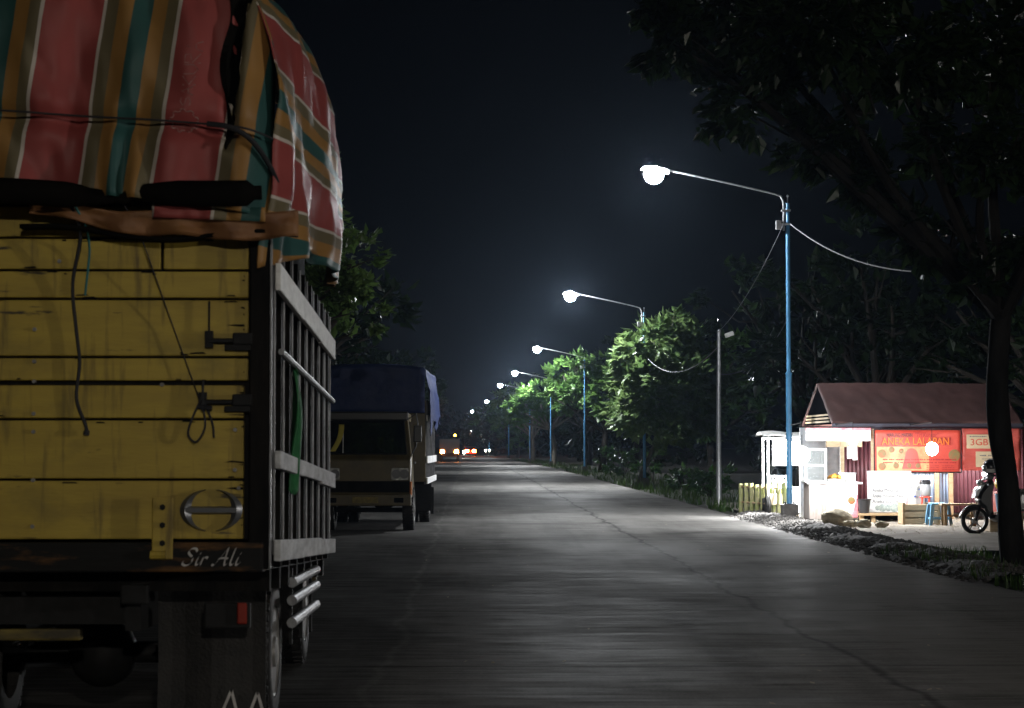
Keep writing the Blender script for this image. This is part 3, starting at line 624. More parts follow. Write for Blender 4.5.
# rear curtain
rear = [(v[0], v[2]) for v in verts[:nu + 1]]
up = [p for p in rear if p[1] > 3.3]
def ztop(x):
    q = sorted(rear[nu // 4: -nu // 4 + 1] if False else up, key=lambda p: p[0])
    if x <= q[0][0]: return q[0][1]
    for a, b in zip(q, q[1:]):
        if a[0] <= x <= b[0]: return a[1] + (b[1] - a[1]) * (x - a[0]) / max(1e-6, b[0] - a[0])
    return q[-1][1]
NX, NZ = 90, 60; verts, uvs, faces = [], [], []
for j in range(NZ + 1):
    t = j / NZ
    for i in range(NX + 1):
        x = -1.06 + 2.16 * i / NX; zt = ztop(x) + .02; zb = 2.80 + .035 * math.sin(x * 3 + 1) - .06 * max(0, x - .7)
        z = zt + (zb - zt) * t
        rope = math.exp(-((z - 3.22 + .06 * (x - .1)) / .05) ** 2)
        pinch = math.exp(-((x - .355) / .16) ** 2) * max(0, 1 - abs(z - 2.86) / .5)
        bul = .16 * math.sin(min(1, t * 1.2) * math.pi * .6) - .05 * rope
        fold = .020 * math.sin(x * 17 + 1.5 * math.sin(z * 3)) * (.3 + t) + .05 * fbm((x * 2.2, z * 1.1, 5)) + .022 * fbm((x * 8, z * 3, 1)) - .03 * abs(noise.noise((x * 5 + z * 2, z * 1.2, 9))) + .05 * math.sin((x - .355) * 46) * pinch
        crease = -.20 * math.exp(-((x - .90 - .08 * (z - 3.2)) / .020) ** 2) * max(0, min(1, (z - 3.05) * 4))
        y = -.10 - bul + fold * .8 - crease - .06 * pinch
        e = max(0, abs(x) - .93) / .15; y += .16 * e * e
        xs = x + (.355 - x) * .25 * pinch
        verts.append((xs, y, z)); uvs.append((x - .13 * (z - 3.35) + .07, z))
faces = [(j * (NX + 1) + i, j * (NX + 1) + i + 1, (j + 1) * (NX + 1) + i + 1, (j + 1) * (NX + 1) + i) for j in range(NZ) for i in range(NX)]
uvmesh('rear_curtain', verts, faces, uvs, M['tarp'], tp)
# shadowed underside of the fold painted as a black roll, then the orange flap under it
lip = MB(); pts = []; rs = []
for i in range(60):
    x = -1.05 + 2.12 * i / 59; d = abs(x - .36); r_ = .020 + .045 * min(1, d / .26) ** .8
    if x > 1.0: r_ *= .55
    pts.append((x, -.285 + .02 * math.sin(x * 5), 2.835 - .025 * math.sin((x - .36) * 2.6 + .4) + (.035 if x > .4 else 0))); rs.append(r_)
lip.tube(pts, rs, 12); lip.build('lip_shade', M['hem_shade'], tp, True)
fl = MB().grid(lambda u, v: (-.1 + 1.34 * u, -.19 + .03 * math.sin(u * 31) * v + .02 * fbm((u * 7, v * 2, 3)) + .02 * v + .13 * max(0, u - .87), 2.80 - .012 * v - .115 * v * (.25 + .75 * min(1, u * 2.2)) - .035 * min(1, u * 1.6) + .012 * math.sin(u * 14)), 60, 8)
fl.build('lower_flap', M['hem_orange'], tp, True, solid=.008)
fl = MB().grid(lambda u, v: (.52 + .56 * u, -.225 + .02 * fbm((u * 5, v, 1)), 2.805 - .07 * v - .02 * u), 30, 4)
o = fl.build('striped_strip', M['tarp'], tp, True, solid=.006); lay = o.data.uv_layers.new(name='stripe')
for lp in o.data.loops: p = o.data.vertices[lp.vertex_index].co; lay.data[lp.index].uv = (p.x - .13 * (p.z - 3.35) + .07, p.z)
un = MB().grid(lambda u, v: (-.15 + 1.38 * u, -.165 + .12 * v, 2.655 + .02 * math.sin(u * 9) + .03 * max(0, .35 - u) * 4), 30, 2); un.build('flap_lining', M['hem_shade'], tp, True, solid=.02)
rp = MB(); rp.tube([(x, -.30 + .012 * math.sin(x * 9) + (.13 * max(0, (x - .95) / .14) ** 2 if x > .95 else 0), 3.235 - .06 * (x - .1) - (.5 * (x - .85) ** 2 if x > .85 else 0)) for x in [-1.05 + .03 * i for i in range(73)]], .0055, 6)
rp.build('rope', M['rope'], tp, True)
rp = MB().tube(catmull([(.80, -.315, 3.19), (.92, -.32, 3.17), (1.02, -.27, 3.11), (1.10, -.12, 2.99), (1.14, .1, 2.86)], 6), .014, 8); rp.build('rope', M['rope'], tp, True)
FOLD = True
# printed mark on the red stripe
pr = MB(); cx, cz = .68, 3.21
def ribbon(mb, pts, w_, y=-.318):
    vs = []; pts = [Vector(p) for p in pts]
    for i, p in enumerate(pts):
        t = (pts[min(i + 1, len(pts) - 1)] - pts[max(i - 1, 0)]).normalized(); nn = Vector((-t.y, t.x, 0)) * w_
        vs += [(p.x + nn.x, y, p.y + nn.y), (p.x - nn.x, y, p.y - nn.y)]
    mb.add(vs, [(2 * i, 2 * i + 1, 2 * i + 3, 2 * i + 2) for i in range(len(pts) - 1)])
def onsheet(x, z):                                                   # follow the curtain's surface
    best = min(range(0, len(verts)), key=lambda q: (verts[q][0] - x) ** 2 + (verts[q][2] - z) ** 2); return verts[best][1] - .008
def ribbon_on(mb, pts, w_):
    vs = []; pts = [Vector((*p, 0)) for p in pts]
    for i, p in enumerate(pts):
        t = (pts[min(i + 1, len(pts) - 1)] - pts[max(i - 1, 0)]).normalized(); nn = Vector((-t.y, t.x, 0)) * w_; y = onsheet(p.x, p.y)
        vs += [(p.x + nn.x, y, p.y + nn.y), (p.x - nn.x, y, p.y - nn.y)]
    mb.add(vs, [(2 * i, 2 * i + 1, 2 * i + 3, 2 * i + 2) for i in range(len(pts) - 1)])
cog = [(cx + (.058 + .012 * (1 if math.sin(9 * a) > 0 else 0)) * math.cos(a), cz + .8 * (.058 + .012 * (1 if math.sin(9 * a) > 0 else 0)) * math.sin(a)) for a in [2 * math.pi * i / 72 for i in range(73)]]
ribbon_on(pr, cog, .003)
GL = {'S': [[(1, .9), (.5, 1), (0, .8), (.2, .55), (.8, .45), (1, .2), (.5, 0), (0, .1)]], 'A': [[(0, 0), (.5, 1), (1, 0)], [(.25, .4), (.75, .4)]], 'K': [[(0, 0), (0, 1)], [(1, 1), (0, .5), (1, 0)]],
      'U': [[(0, 1), (0, .3), (.5, 0), (1, .3), (1, 1)]], 'R': [[(0, 0), (0, 1), (.8, .95), (.9, .65), (0, .5), (1, 0)]]}
zc = cz + .075
for k, chh in enumerate('SAKURA'):                                   # letters climb the stripe, reading bottom to top
    w1, h1 = .040 + .002 * k, .05 + .007 * k
    for stq in GL[chh]: ribbon_on(pr, [(cx + .01 + .008 * k + h1 / 2 - b * h1, zc + a * w1) for a, b in stq], .0028)
    zc += w1 + .011
pr.build('printed_mark', M['pale_print'], tp, fix=False)
fd = MB(); vs = []  # black strip painting the darkness inside a deep fold
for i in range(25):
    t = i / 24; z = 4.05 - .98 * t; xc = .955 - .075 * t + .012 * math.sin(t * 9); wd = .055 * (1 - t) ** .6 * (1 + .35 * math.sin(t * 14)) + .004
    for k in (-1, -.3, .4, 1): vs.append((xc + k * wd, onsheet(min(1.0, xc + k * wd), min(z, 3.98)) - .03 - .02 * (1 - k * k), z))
fd.add(vs, [(i * 4 + j, i * 4 + j + 1, i * 4 + j + 5, i * 4 + j + 4) for i in range(24) for j in range(3)]); fd.build('fold_shade', M['hem_shade'], tp, True, fix=False)
# hanging ties
hr = MB().tube(catmull([(.115, -.20, 2.79), (.145, -.12, 2.66), (.095, -.05, 2.42), (.11, -.03, 2.2), (.13, -.03, 2.02), (.115, -.025, 1.84), (.165, -.03, 1.70), (.165, -.03, 1.655)], 5), [.009] * 20 + [.009] * 12 + [.016] * 4, 6)
hr.build('tie_strap', M['rope'], tp, True)
hr = MB().tube(catmull([(.13, -.22, 2.80), (.175, -.14, 2.70), (.18, -.06, 2.6), (.17, -.04, 2.50), (.155, -.035, 2.36)], 5), .006, 6); hr.build('tie_strap', M['teal_rope'], tp, True)
hr = MB().tube([(.355, -.26, 2.84), (.43, -.12, 2.7), (.60, -.03, 2.2), (.74, -.03, 1.82)], .0035, 5); hr.build('twine', M['rope'], tp)
hr = MB(); hr.tube(catmull([(.75, -.035, 1.85), (.70, -.04, 1.74), (.68, -.04, 1.66), (.72, -.04, 1.62), (.765, -.04, 1.70), (.75, -.04, 1.83), (.80, -.04, 1.72), (.81, -.04, 1.64)], 6), .006, 5); hr.tube([(.75, -.045, 1.78), (.755, -.045, 1.93)], .006, 5)
hr.tube([(.73, -.045, 1.80), (.80, -.045, 1.79)], .012, 5); hr.build('twine_knot', M['rope'], tp)
gn = MB().grid(lambda u, v: (1.125 + .02 * math.sin(u * 6 + v * 5), .95 + .28 * u + .04 * math.sin(v * 4), 2.02 - .66 * v - .03 * math.sin(u * 7)), 8, 16)
tag(gn.build('cloth_strip', M['green_net'], None, True, solid=.008), 'green cloth strip hanging on the slatted side of the near truck', 'cloth').location = (T1X, T1Y, 0)

# ---- second truck, facing the viewer
t2 = thing('cargo_truck', 'dull yellow truck facing the viewer with a dark blue tarpaulin over its bed', 'truck', (-1.80, 44.6, 0), R(180 - 1.2))
chassis(t2, 1.2, 5.4, .40, .82, 0, .98, .86)
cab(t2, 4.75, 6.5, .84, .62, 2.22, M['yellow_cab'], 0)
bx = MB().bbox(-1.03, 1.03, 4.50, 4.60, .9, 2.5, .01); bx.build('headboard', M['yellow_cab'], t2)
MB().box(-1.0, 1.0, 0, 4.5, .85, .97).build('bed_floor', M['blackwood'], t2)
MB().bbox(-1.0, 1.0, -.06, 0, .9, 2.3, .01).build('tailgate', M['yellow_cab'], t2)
for s in (-1, 1):
    q = MB()
    for i in range(9): q.box(*sorted((s * 1.0, s * 1.04)), .05 + i * .54, .1 + i * .54, .85, 2.5)
    q.build('side_posts', M['silverbar'], t2)
    MB().box(*sorted((s * .97, s * .985)), 0, 4.5, .97, 2.45).build('side_panel', M['dark_cargo'], t2)
    for z0, z1 in ((.86, .98), (1.26, 1.40), (2.08, 2.2)):
        MB().bbox(*sorted((s * 1.045, s * 1.075)), 0, 4.6, z0, z1, .006).build('side_plank', M['whitewood'], t2)
    MB().box(s * .78 - .26, s * .78 + .26, .62, .64, .15, .72).build('mudflap', M['black'], t2)
    MB().box(s * .80 - .24, s * .80 + .24, 1.85, 1.87, .25, .85).build('mudflap', M['black'], t2)
# yellow cloth hung inside the windscreen, pale strip beside it
yl = MB().grid(lambda u, v: (.66 - .14 * v - .10 * u - .05 * math.sin(v * 3), 6.50 - .19 * v + .012, 1.50 + .50 * v), 3, 10)
yl.build('windscreen_cloth', mat('cloth_yellow', (.6, .5, .09), None, .5), t2, True, solid=.008)
MB().tube([(.42, 6.505, 1.47), (.43, 6.32, 1.98)], .009, 6).build('pale_strip', M['whitewood'], t2)
bt = thing('tarpaulin', 'dark blue tarpaulin stretched over the bed of the truck facing the viewer', 'tarpaulin', (-1.80, 44.6, 0), R(180 - 1.2))
cs = [(-1.12, 2.12), (-1.1, 2.5), (-1.04, 2.95), (-.92, 3.13), (0, 3.2), (.92, 3.13), (1.04, 2.95), (1.1, 2.5), (1.12, 2.12)]
csp = catmull([(a, 0, b) for a, b in cs], 6); k2 = len(csp) - 1
def tf(u, v):
    c = csp[min(k2, round(u * k2))]; y = -.2 + 4.95 * v; f_ = .04 * fbm((c.x * 2, y * 1.5, c.z * 2)) + (.03 * math.sin(y * 7) if c.z < 2.7 else 0)
    low = .0 if c.z > 2.3 else .14 * math.sin(y * 2.3) - .2 * v
    return (c.x + math.copysign(f_, c.x), y, c.z + f_ * .5 + low)
MB().grid(tf, k2, 40).build('cover_sheet', M['blue_tarp'], bt, True, solid=.008)
MB().grid(lambda u, v: (-1.02 + 2.04 * u, 4.76 + .05 * fbm((u * 4, v * 3, 8)), 2.24 + (.88 + .07 * math.sin(u * math.pi)) * v), 16, 10).build('front_flap', M['blue_tarp'], bt, True, solid=.008)

# ---- far traffic
def lamp_point(parent, loc, e, c, r=.06):
    L = bpy.data.lights.new('lamp_light', 'POINT'); L.energy = e; L.color = c; L.shadow_soft_size = r
    o = bpy.data.objects.new('lamp_light', L); col.objects.link(o); o.parent = parent; o.location = loc; return o
ft = thing('truck', 'distant dark truck with two glowing orange tail lamps and a small amber roof lamp', 'truck', (-2.05, 205, 0))
MB().bbox(-1.0, 1.0, 0, 4.2, .85, 2.3, .03).build('cargo_box', M['far_box'], ft)
MB().bbox(-.9, .9, 4.4, 6.0, .6, 2.25, .1).build('cab', M['far_box'], ft)
MB().box(-.7, .7, .2, 5.6, .6, .85).build('chassis', M['dark_metal'], ft)
for s in (-1, 1):
    for y in (1.1, 5.0): wheel(ft, s * .85, y, .4, .24, s)
    MB().bbox(s * .70 - .19, s * .70 + .19, -.06, .02, .86, 1.18, .05).build('tail_lamp', M['lit_orange'], ft)
tl = W(455, 435.5, 205)
MB().ball((.55, .1, 2.66), .11, 10, 8).build('roof_lamp', M['lit_amber'], ft, True)
MB().tube([(.55, .1, 2.28), (.55, .1, 2.58)], .03, 6).build('lamp_stalk', M['dark_metal'], ft)
fc = thing('car', 'far car braking with bright red tail lamps in the middle of the road', 'car', (bend(318) + 4.2, 318, 0))
pf = [(0, .35), (0, .95), (.25, 1.0), (.7, 1.45), (2.1, 1.48), (2.9, 1.0), (4.0, .85), (4.1, .35)]
o = MB().prism(pf, -.84, .84, 'x').build('body', M['far_body'], fc); bv = o.modifiers.new('round', 'BEVEL'); bv.width = .08; bv.segments = 3
MB().prism([(.26, 1.03), (.64, 1.40), (.66, 1.40), (.30, 1.03)], -.66, .66, 'x').xf(lambda p: p + Vector((0, -.03, 0))).build('rear_window', M['glass'], fc)
for s in (-1, 1):
    for y in (.75, 3.2): wheel(fc, s * .76, y, .31, .2, s)
    MB().bbox(s * .56 - .27, s * .56 + .27, -.08, .05, .62, 1.0, .05).build('tail_lamp', M['lit_red'], fc)
    lamp_point(fc, (s * .62, -.3, .8), 160, (1, .1, .03))
def far_bike(x, y, label, e, r):
    b = thing('motorcycle', label, 'motorcycle', (x, y, 0))
    for yy in (-.6, .6):
        q = MB(); q.tube([(0, yy + .26 * math.cos(a), .29 + .26 * math.sin(a)) for a in [2 * math.pi * i / 20 for i in range(21)]], .045, 6); q.build('wheel', M['tyre'], b)
    q = MB(); q.prism([(-.5, .3), (-.45, .7), (-.3, .95), (0, .6), (.5, .75), (.9, .85), (.9, .7), (.5, .35)], -.1, .1, 'x'); q.tube([(-.3, -.4, 1.02), (.3, -.4, 1.02)], .02, 6); q.build('body', M['far_box'], b)
    MB().ball((0, -.56, .86), r, 12, 8).build('headlight', M['lit_head'], b, True); lamp_point(b, (0, -.85, .85), e, (1, .95, .8)); return b
far_bike(-.75, 262, 'oncoming motorcycle with a white headlight to the left of the far red car', 60, .15)
far_bike(bend(340) + 7.7, 340, 'oncoming motorcycle with a small warm headlight, right of the far red car', 40, .13)
far_bike(bend(350) + 8.9, 352, 'oncoming motorcycle with a faint headlight, beside the tree tunnel edge', 25, .11)

# ------------------------------------------------------------------ trees
def leaves(blobs, n, size, seed, droop=.3, flat=1.0):
    rn = random.Random(seed); vs = []; fs = []; tot = sum(b[3] ** 2 for b in blobs)
    for (x, y, z, r) in blobs:
        k = int(n * r * r / tot); nsub = max(5, int(k / 42)); subs = []
        for _ in range(nsub):                                       # twig clusters: clumps with gaps between
            d = Vector((rn.gauss(0, 1), rn.gauss(0, 1), rn.gauss(0, 1) * .9)).normalized() * r * (rn.random() ** .45)
            subs.append((Vector((x + d.x, y + d.y, z + d.z * flat)), d.normalized(), r * rn.uniform(.13, .30)))
        for _ in range(k):
            c, dd, rr = rn.choice(subs)
            p = c + Vector((rn.gauss(0, .55), rn.gauss(0, .55), rn.gauss(0, .42) * flat)) * rr
            ax = (dd * .8 + Vector((rn.gauss(0, .6), rn.gauss(0, .6), rn.gauss(0, .4) - droop))).normalized()
            sd = ax.cross(Vector((rn.gauss(0, .4), rn.gauss(0, .4), 1))).normalized(); nm = ax.cross(sd)
            L = size * rn.choice((.45, .7, .9, 1.1, 1.45)) * rn.uniform(.8, 1.2); wd = L * .30; o = len(vs)
            vs += [p, p + ax * L * .45 + sd * wd + nm * wd * .25, p + ax * L + nm * -.12 * L, p + ax * L * .45 - sd * wd + nm * wd * .25]
            fs += [(o, o + 1, o + 2), (o, o + 2, o + 3)]
    return vs, fs
def tree(name, label, cat, base, blobs, n, size, trunk_r, bark, leaf, seed, group=None, trunk=None, droop=.3, flat=1.0, fork=.45):
    """blobs in offsets from the base; trunk optional path of (offset, radius)"""
    t = thing(name, label, cat, base, 0, group); rn = random.Random(seed + 99)
    tm = MB(); cz = sum(b[2] for b in blobs) / len(blobs)
    if trunk is None:
        top = Vector((rn.uniform(-.3, .3), rn.uniform(-.3, .3), cz * fork)); path = [Vector((0, 0, -.1)), top * .35 + Vector((rn.uniform(-.1, .1), 0, 0)), top]; rad = [trunk_r * 1.35, trunk_r, trunk_r * .8]
    else: path = [Vector(p) for p, _ in trunk]; rad = [r for _, r in trunk]
    cp = catmull(path, 5); rr = []
    for i in range(len(cp)):
        f = i / (len(cp) - 1) * (len(rad) - 1); a = int(min(f, len(rad) - 2)); rr.append((rad[a] + (rad[a + 1] - rad[a]) * (f - a)) * (1 + .10 * noise.noise(cp[i] * 2.3)))
    tm.tube(cp, rr, 10); top = path[-1]; r0 = rad[-1]
    for b in blobs:
        c = Vector(b[:3]); m1 = top + (c - top) * .5 + Vector((rn.uniform(-.3, .3), rn.uniform(-.3, .3), rn.uniform(-.2, .3)))
        tm.tube(catmull([top - Vector((0, 0, .05)), m1, c], 4), [r0 * .75 - r0 * .55 * i / 8 for i in range(9)], 6)
        for _ in range(3):
            e = c + Vector((rn.gauss(0, 1), rn.gauss(0, 1), rn.gauss(0, .6))).normalized() * b[3] * .8
            tm.tube([m1 + (c - m1) * .5, (m1 + e) * .5 + Vector((0, 0, .1)), e], [r0 * .28, r0 * .18, r0 * .06], 5)
    tm.build('trunk', bark, t, True)
    vs, fs = leaves(blobs, n, size, seed, droop, flat); cr = MB(); cr.v = [tuple(v) for v in vs]; cr.f = fs; cr.build('crown', leaf, t, fix=False)
    return t
def crown(rn, cx, cy, cz, rx, ry, rz, k, r0, r1):
    out = []
    for _ in range(k):
        d = Vector((rn.gauss(0, 1), rn.gauss(0, 1), rn.gauss(0, 1))).normalized() * rn.random() ** .4
        out.append((cx + d.x * rx, cy + d.y * ry, cz + d.z * rz, rn.uniform(r0, r1)))
    return out
rn = random.Random(21)
# bright tree around the second lamp post
tree('leafy_tree', 'bright green large leafed tree growing around the second lamp post', 'tree', (7.9, 84.6, 0),
     [(0, -1.2, 5.6, 1.1), (-.8, -1.3, 5.0, 1.0), (-1.5, -1.4, 4.2, 1.0), (.5, -1.2, 4.6, 1.2), (1.3, -.6, 5.5, 1.1), (-1.0, -1.5, 3.2, 1.1), (.5, -1.3, 3.2, 1.2), (1.9, -.4, 4.2, 1.2), (-1.7, -1.1, 3.3, .8), (.6, .4, 6.0, 1.1), (-.2, .6, 4.4, 1.2), (1.5, .3, 2.9, 1.1), (.1, -1.2, 2.2, .9), (2.3, 0, 5.0, .9), (-1.3, -4.9, 3.0, 1.1), (-1.0, -4.8, 4.1, 1.1), (-1.5, -4.8, 5.0, .9), (-.5, -4.6, 5.6, .8), (-.3, -4.6, 3.4, 1.0), (-.6, -2.4, 5.8, 1.0), (.8, -2.2, 4.0, 1.2), (.2, -1, 6.4, .9), (-1.9, -2.6, 2.7, .8)],
     19000, .33, .11, M['pale_bark'], M['leaf_bright'], 5, trunk=[((-1.0, -.6, -.05), .12), ((-.7, -.5, .8), .10), ((0, -.3, 2.2), .09)], droop=.5)
# low spreading lime-green trees farther along
tree('spreading_tree', 'lime green tree with flat low branches over the road edge, farther down the road', 'tree', (6.9, 170, 0),
     [(-2.6, -1, 5.2, 1.3), (-3.1, 0, 3.9, 1.1), (-1.2, -2, 6.0, 1.5), (.6, -1, 6.4, 1.6), (2.2, 0, 6.0, 1.6), (-.8, 0, 4.6, 1.3), (1.2, -2.5, 5.0, 1.4), (-3.2, -.4, 5.0, .9), (3.5, -1, 5.6, 1.3), (4.6, -2, 5.9, 1.3)],
     7500, .42, .22, M['pale_bark'], M['leaf_lime'], 8, flat=.5, droop=.2, trunk=[((0, 0, -.1), .26), ((.1, 0, 1.6), .2), ((-.2, 0, 3.0), .17)])
tree('spreading_tree', 'mid green spreading tree between the third lamp post and the bright leafy tree', 'tree', (8.2, 128, 0),
     [(-2.4, 0, 6.0, 1.3), (-1.2, -1.6, 6.6, 1.4), (.4, -1, 6.6, 1.6), (-1.2, -1, 5.0, 1.4), (1.5, -2, 5.4, 1.5), (-2.6, -1, 4.7, .9), (2.8, -1, 6, 1.5), (.2, -2, 4.3, 1.2), (3.6, -1, 5, 1.4)],
     5200, .38, .2, M['bark'], M['leaf_lime'], 11, flat=.6, droop=.25)
tree('spreading_tree', 'dull green spreading tree behind the fifth lamp post near the road bend', 'tree', (6.6, 215, 0), crown(rn, -1.2, 0, 5.2, 3.4, 3, 1.8, 10, 1.0, 1.6), 3200, .45, .2, M['pale_bark'], M['leaf_bright'], 13, flat=.7)
# near tree on the right: leaning trunk, huge dark crown overhead
base = W(1012, 572, 26.2)
nt = [((.12, 0, -.1), .24), ((0, 0, .35), .165), ((-.04, 0, 1.1), .135), ((-.12, .05, 1.75), .15), ((-.14, .1, 2.4), .14), ((-.05, .2, 3.3), .13)]
rb = random.Random(4)
nb = [(-.9, .4, 4.3, .55), (-1.5, .6, 5.1, .6), (.4, .3, 4.2, .7), (.9, -.3, 5.0, .9), (-.3, 0, 5.4, .9), (-2.3, .5, 5.6, .7), (-3.2, .6, 6.2, .7), (-2.6, -.6, 6.8, .9), (-1.2, .2, 6.5, .9), (0, .5, 6.9, 1.0), (-4.3, .4, 6.9, .6), (-3.6, .3, 7.4, .9), (1.4, 0, 6.3, 1.2), (-1.9, .9, 7.7, 1.0), (-.6, -.2, 3.7, .35), (-4.6, .6, 7.5, .6)]
tree('roadside_tree', 'near tree with a dark leaning trunk and a wide crown in front of the stall', 'tree', (base.x, base.y, 0), nb, 17000, .19, .15, M['dark_bark'], M['leaf_dark'], 31, trunk=nt, droop=.5, flat=.8)

# left side: tree between the trucks, and the row behind
tree('leafy_tree', 'dark green tree rising between the near truck and the truck facing the viewer', 'tree', (-4.6, 33.0, 0),
     crown(rn, .6, 0, 4.6, 2.2, 2.2, 1.5, 24, .6, 1.0) + [(2.6, 0, 3.8, .65), (2.7, -.2, 4.5, .65), (2.2, .2, 5.3, .7), (2.1, 0, 3.3, .5), (1.8, 0, 6.0, .6), (1.2, 0, 6.3, .6), (2.4, -.3, 4.1, .6)], 25000, .15, .2, M['bark'], M['leaf_side'], 41, droop=.2)
for i, (x, y, h, r, lab) in enumerate([
        (-6.5, 62, 8, 3.0, 'dark tree on the left verge just beyond the second truck'),
        (-6.4, 100, 8.5, 3.4, 'dark tree on the left verge behind the blue tarpaulin'),
        (-5.8, 148, 9.0, 3.6, 'dark tree leaning over the left lane before the distant truck'),
        (-7.0, 196, 9.0, 4.0, 'dark tree on the left verge beside the distant truck'),
        (-8.6, 250, 10, 4.6, 'dark tree on the left verge beyond the distant truck'),
        (-11, 315, 11, 5.0, 'dark tree on the left verge level with the far red car')]):
    tree('verge_tree', lab, 'tree', (x, y, 0), crown(rn, 1.2, 0, h * .62, r, r, h * .28, 10, r * .34, r * .5), 2400, .3 + y * .0008, .22, M['bark'], M['leaf_dark'], 50 + i, group='dark trees on the left verge')
for i, (x, y, h, r, m_, lab) in enumerate([
        (12.2, 60, 8.6, 2.7, 'leaf_dark', 'tall dark tree behind the grey pole'),
        (12.0, 74, 9.8, 3.0, 'leaf_dark', 'tallest dark tree, just right of the bright leafy tree'),
        (16.5, 57, 9, 3.4, 'leaf_dark', 'dark tree rising behind the brown stall roof'),
        (21, 62, 9.5, 3.6, 'leaf_dark', 'dark tree behind the right end of the stall'),
        (11.6, 98, 9.2, 3.4, 'leaf_mid', 'dark tree behind the bright leafy tree'),
        (11.5, 142, 9.6, 4.0, 'leaf_dark', 'dark tree behind the third lamp post'),
        (10.5, 180, 10, 4.0, 'leaf_dark', 'dark tree behind the lime green spreading tree'),
        (9.8, 238, 9, 4.0, 'leaf_dark', 'dark tree on the right verge at the road bend'),
        (6.8, 290, 10, 4.4, 'leaf_mid', 'tree on the right verge below the brightest far lamp'),
        (4.2, 345, 10, 4.6, 'leaf_dark', 'dark tree on the right edge of the far tree tunnel'),
        (-1.5, 430, 12, 6.0, 'leaf_dark', 'dark tree closing the view at the road end, left one'),
        (9.5, 425, 12, 6.0, 'leaf_dark', 'dark tree closing the view at the road end, right one')]):
    tree('verge_tree', lab, 'tree', (x, y, 0), crown(rn, -.4, 0, h * .56, r, r, h * .34, 12, r * .32, r * .5), 2900, .3 + y * .0008, .22, M['bark'], M[m_], 70 + i, group='dark trees on the right verge')
# shrubs along the right verge
for i, (px, Y, hgt, lab) in enumerate([(668, 72, 1.1, 'small weedy shrub at the verge between grey pole and second lamp post'), (612, 106, 1.6, 'shrub catching lamp light left of the second lamp post'), (690, 64, 1.3, 'dark shrub beside the foot of the grey pole'),
                                       (600, 118, 1.8, 'low shrub at the foot of the third lamp post'), (640, 92, 1.5, 'shrub behind the leaning trunk of the bright tree')]):
    x = (px - 470) * Y / 2048 + .6; r = hgt * .5
    t = thing('shrub', lab, 'shrub', (x, Y, 0)); vs, fs = leaves([(0, 0, r, r), (r * .7, .2, r * .8, r * .7), (-r * .6, 0, r * .7, r * .6)], 500, .2, 200 + i)
    cr = MB(); cr.v = [tuple(v) for v in vs]; cr.f = fs; cr.build('leaves', M['leaf_mid'], t, fix=False)
    st = MB()
    for k in range(6): st.tube([(0, 0, -.05), (rn.uniform(-.3, .3), rn.uniform(-.2, .2), hgt * .45), (rn.uniform(-r, r), rn.uniform(-.3, .3), hgt * .8)], [.02, .015, .005], 5)
    st.build('stems', M['bark'], t)
# far wood behind the verge trees
vs, fs = [], []
for i in range(46):
    y = 45 + i * 9.5; b, f = leaves([(17 + (bend(y)) + rn.uniform(-2, 3), y, 2.6, 3.2), (19 + bend(y), y, 6, 3.4)], 260, .55, 300 + i); o = len(vs); vs += b; fs += [tuple(q + o for q in t) for t in f]
for i in range(40):
    y = 30 + i * 11; b, f = leaves([(-12 + bend(y) + rn.uniform(-2, 2), y, 2.6, 3.4), (-13 + bend(y), y, 6.5, 3.4)], 220, .55, 400 + i); o = len(vs); vs += b; fs += [tuple(q + o for q in t) for t in f]
mw = MB(); mw.v = [tuple(v) for v in vs]; mw.f = fs; o = mw.build('undergrowth', M['leaf_dark'], fix=False); o['kind'] = 'stuff'; o['label'] = 'dark undergrowth massed behind the roadside trees'

# grass and gravel along the right verge
gm = MB()
def blade(x, y, z, h):
    a = rn.uniform(0, 6.28); dx, dy = math.cos(a), math.sin(a); w_ = .008 + h * .03; lean = rn.uniform(.1, .6) * h
    gm.add([(x - dy * w_, y + dx * w_, z), (x + dy * w_, y - dx * w_, z), (x + dx * lean, y + dy * lean, z + h)], [(0, 1, 2)])
for _ in range(5200):
    y = rn.uniform(18, 30); x = 6.1 + 2.6 * rn.random() ** 1.3 + .1 * math.sin(y); 
    if fbm((x * 1.5, y * .9, 0)) < -.05: continue
    blade(x, y, 0.0, rn.uniform(.05, .22))
for _ in range(7000):
    y = 50 + 190 * rn.random() ** 1.5; x = 6.25 + bend(y) + 3.0 * rn.random() ** 1.5
    if fbm((x * 1.2, y * .5, 4)) < -.1: continue
    blade(x, y, -.04, rn.uniform(.08, .4))
o = gm.build('grass', M['grass'], fix=False); o['kind'] = 'stuff'; o['label'] = 'tufts of grass along the right road verge'
gv = MB().grid(lambda u, v: (5.95 + 1.5 * u + .12 * fbm((v * 30, 0, 1)), 24 + 23 * v, -.02 + .16 * math.sin(min(1, u * 1.15) * math.pi) * (.7 + .6 * fbm((u * 2, v * 12, 0))) + .025 * fbm((u * 12, v * 90, 2))), 26, 240)
rs_ = random.Random(9)
def pebble(x, y, z, r):
    o = len(gv.v); k = [rs_.uniform(.6, 1.2) for _ in range(6)]
    gv.add([(x - r * k[0], y, z), (x + r * k[1], y, z), (x, y - r * k[2], z), (x, y + r * k[3], z), (x, y, z - r * .6), (x + r * .2, y, z + r * .7 * k[4])], [(0, 2, 5), (2, 1, 5), (1, 3, 5), (3, 0, 5), (2, 0, 4), (1, 2, 4), (3, 1, 4), (0, 3, 4)])
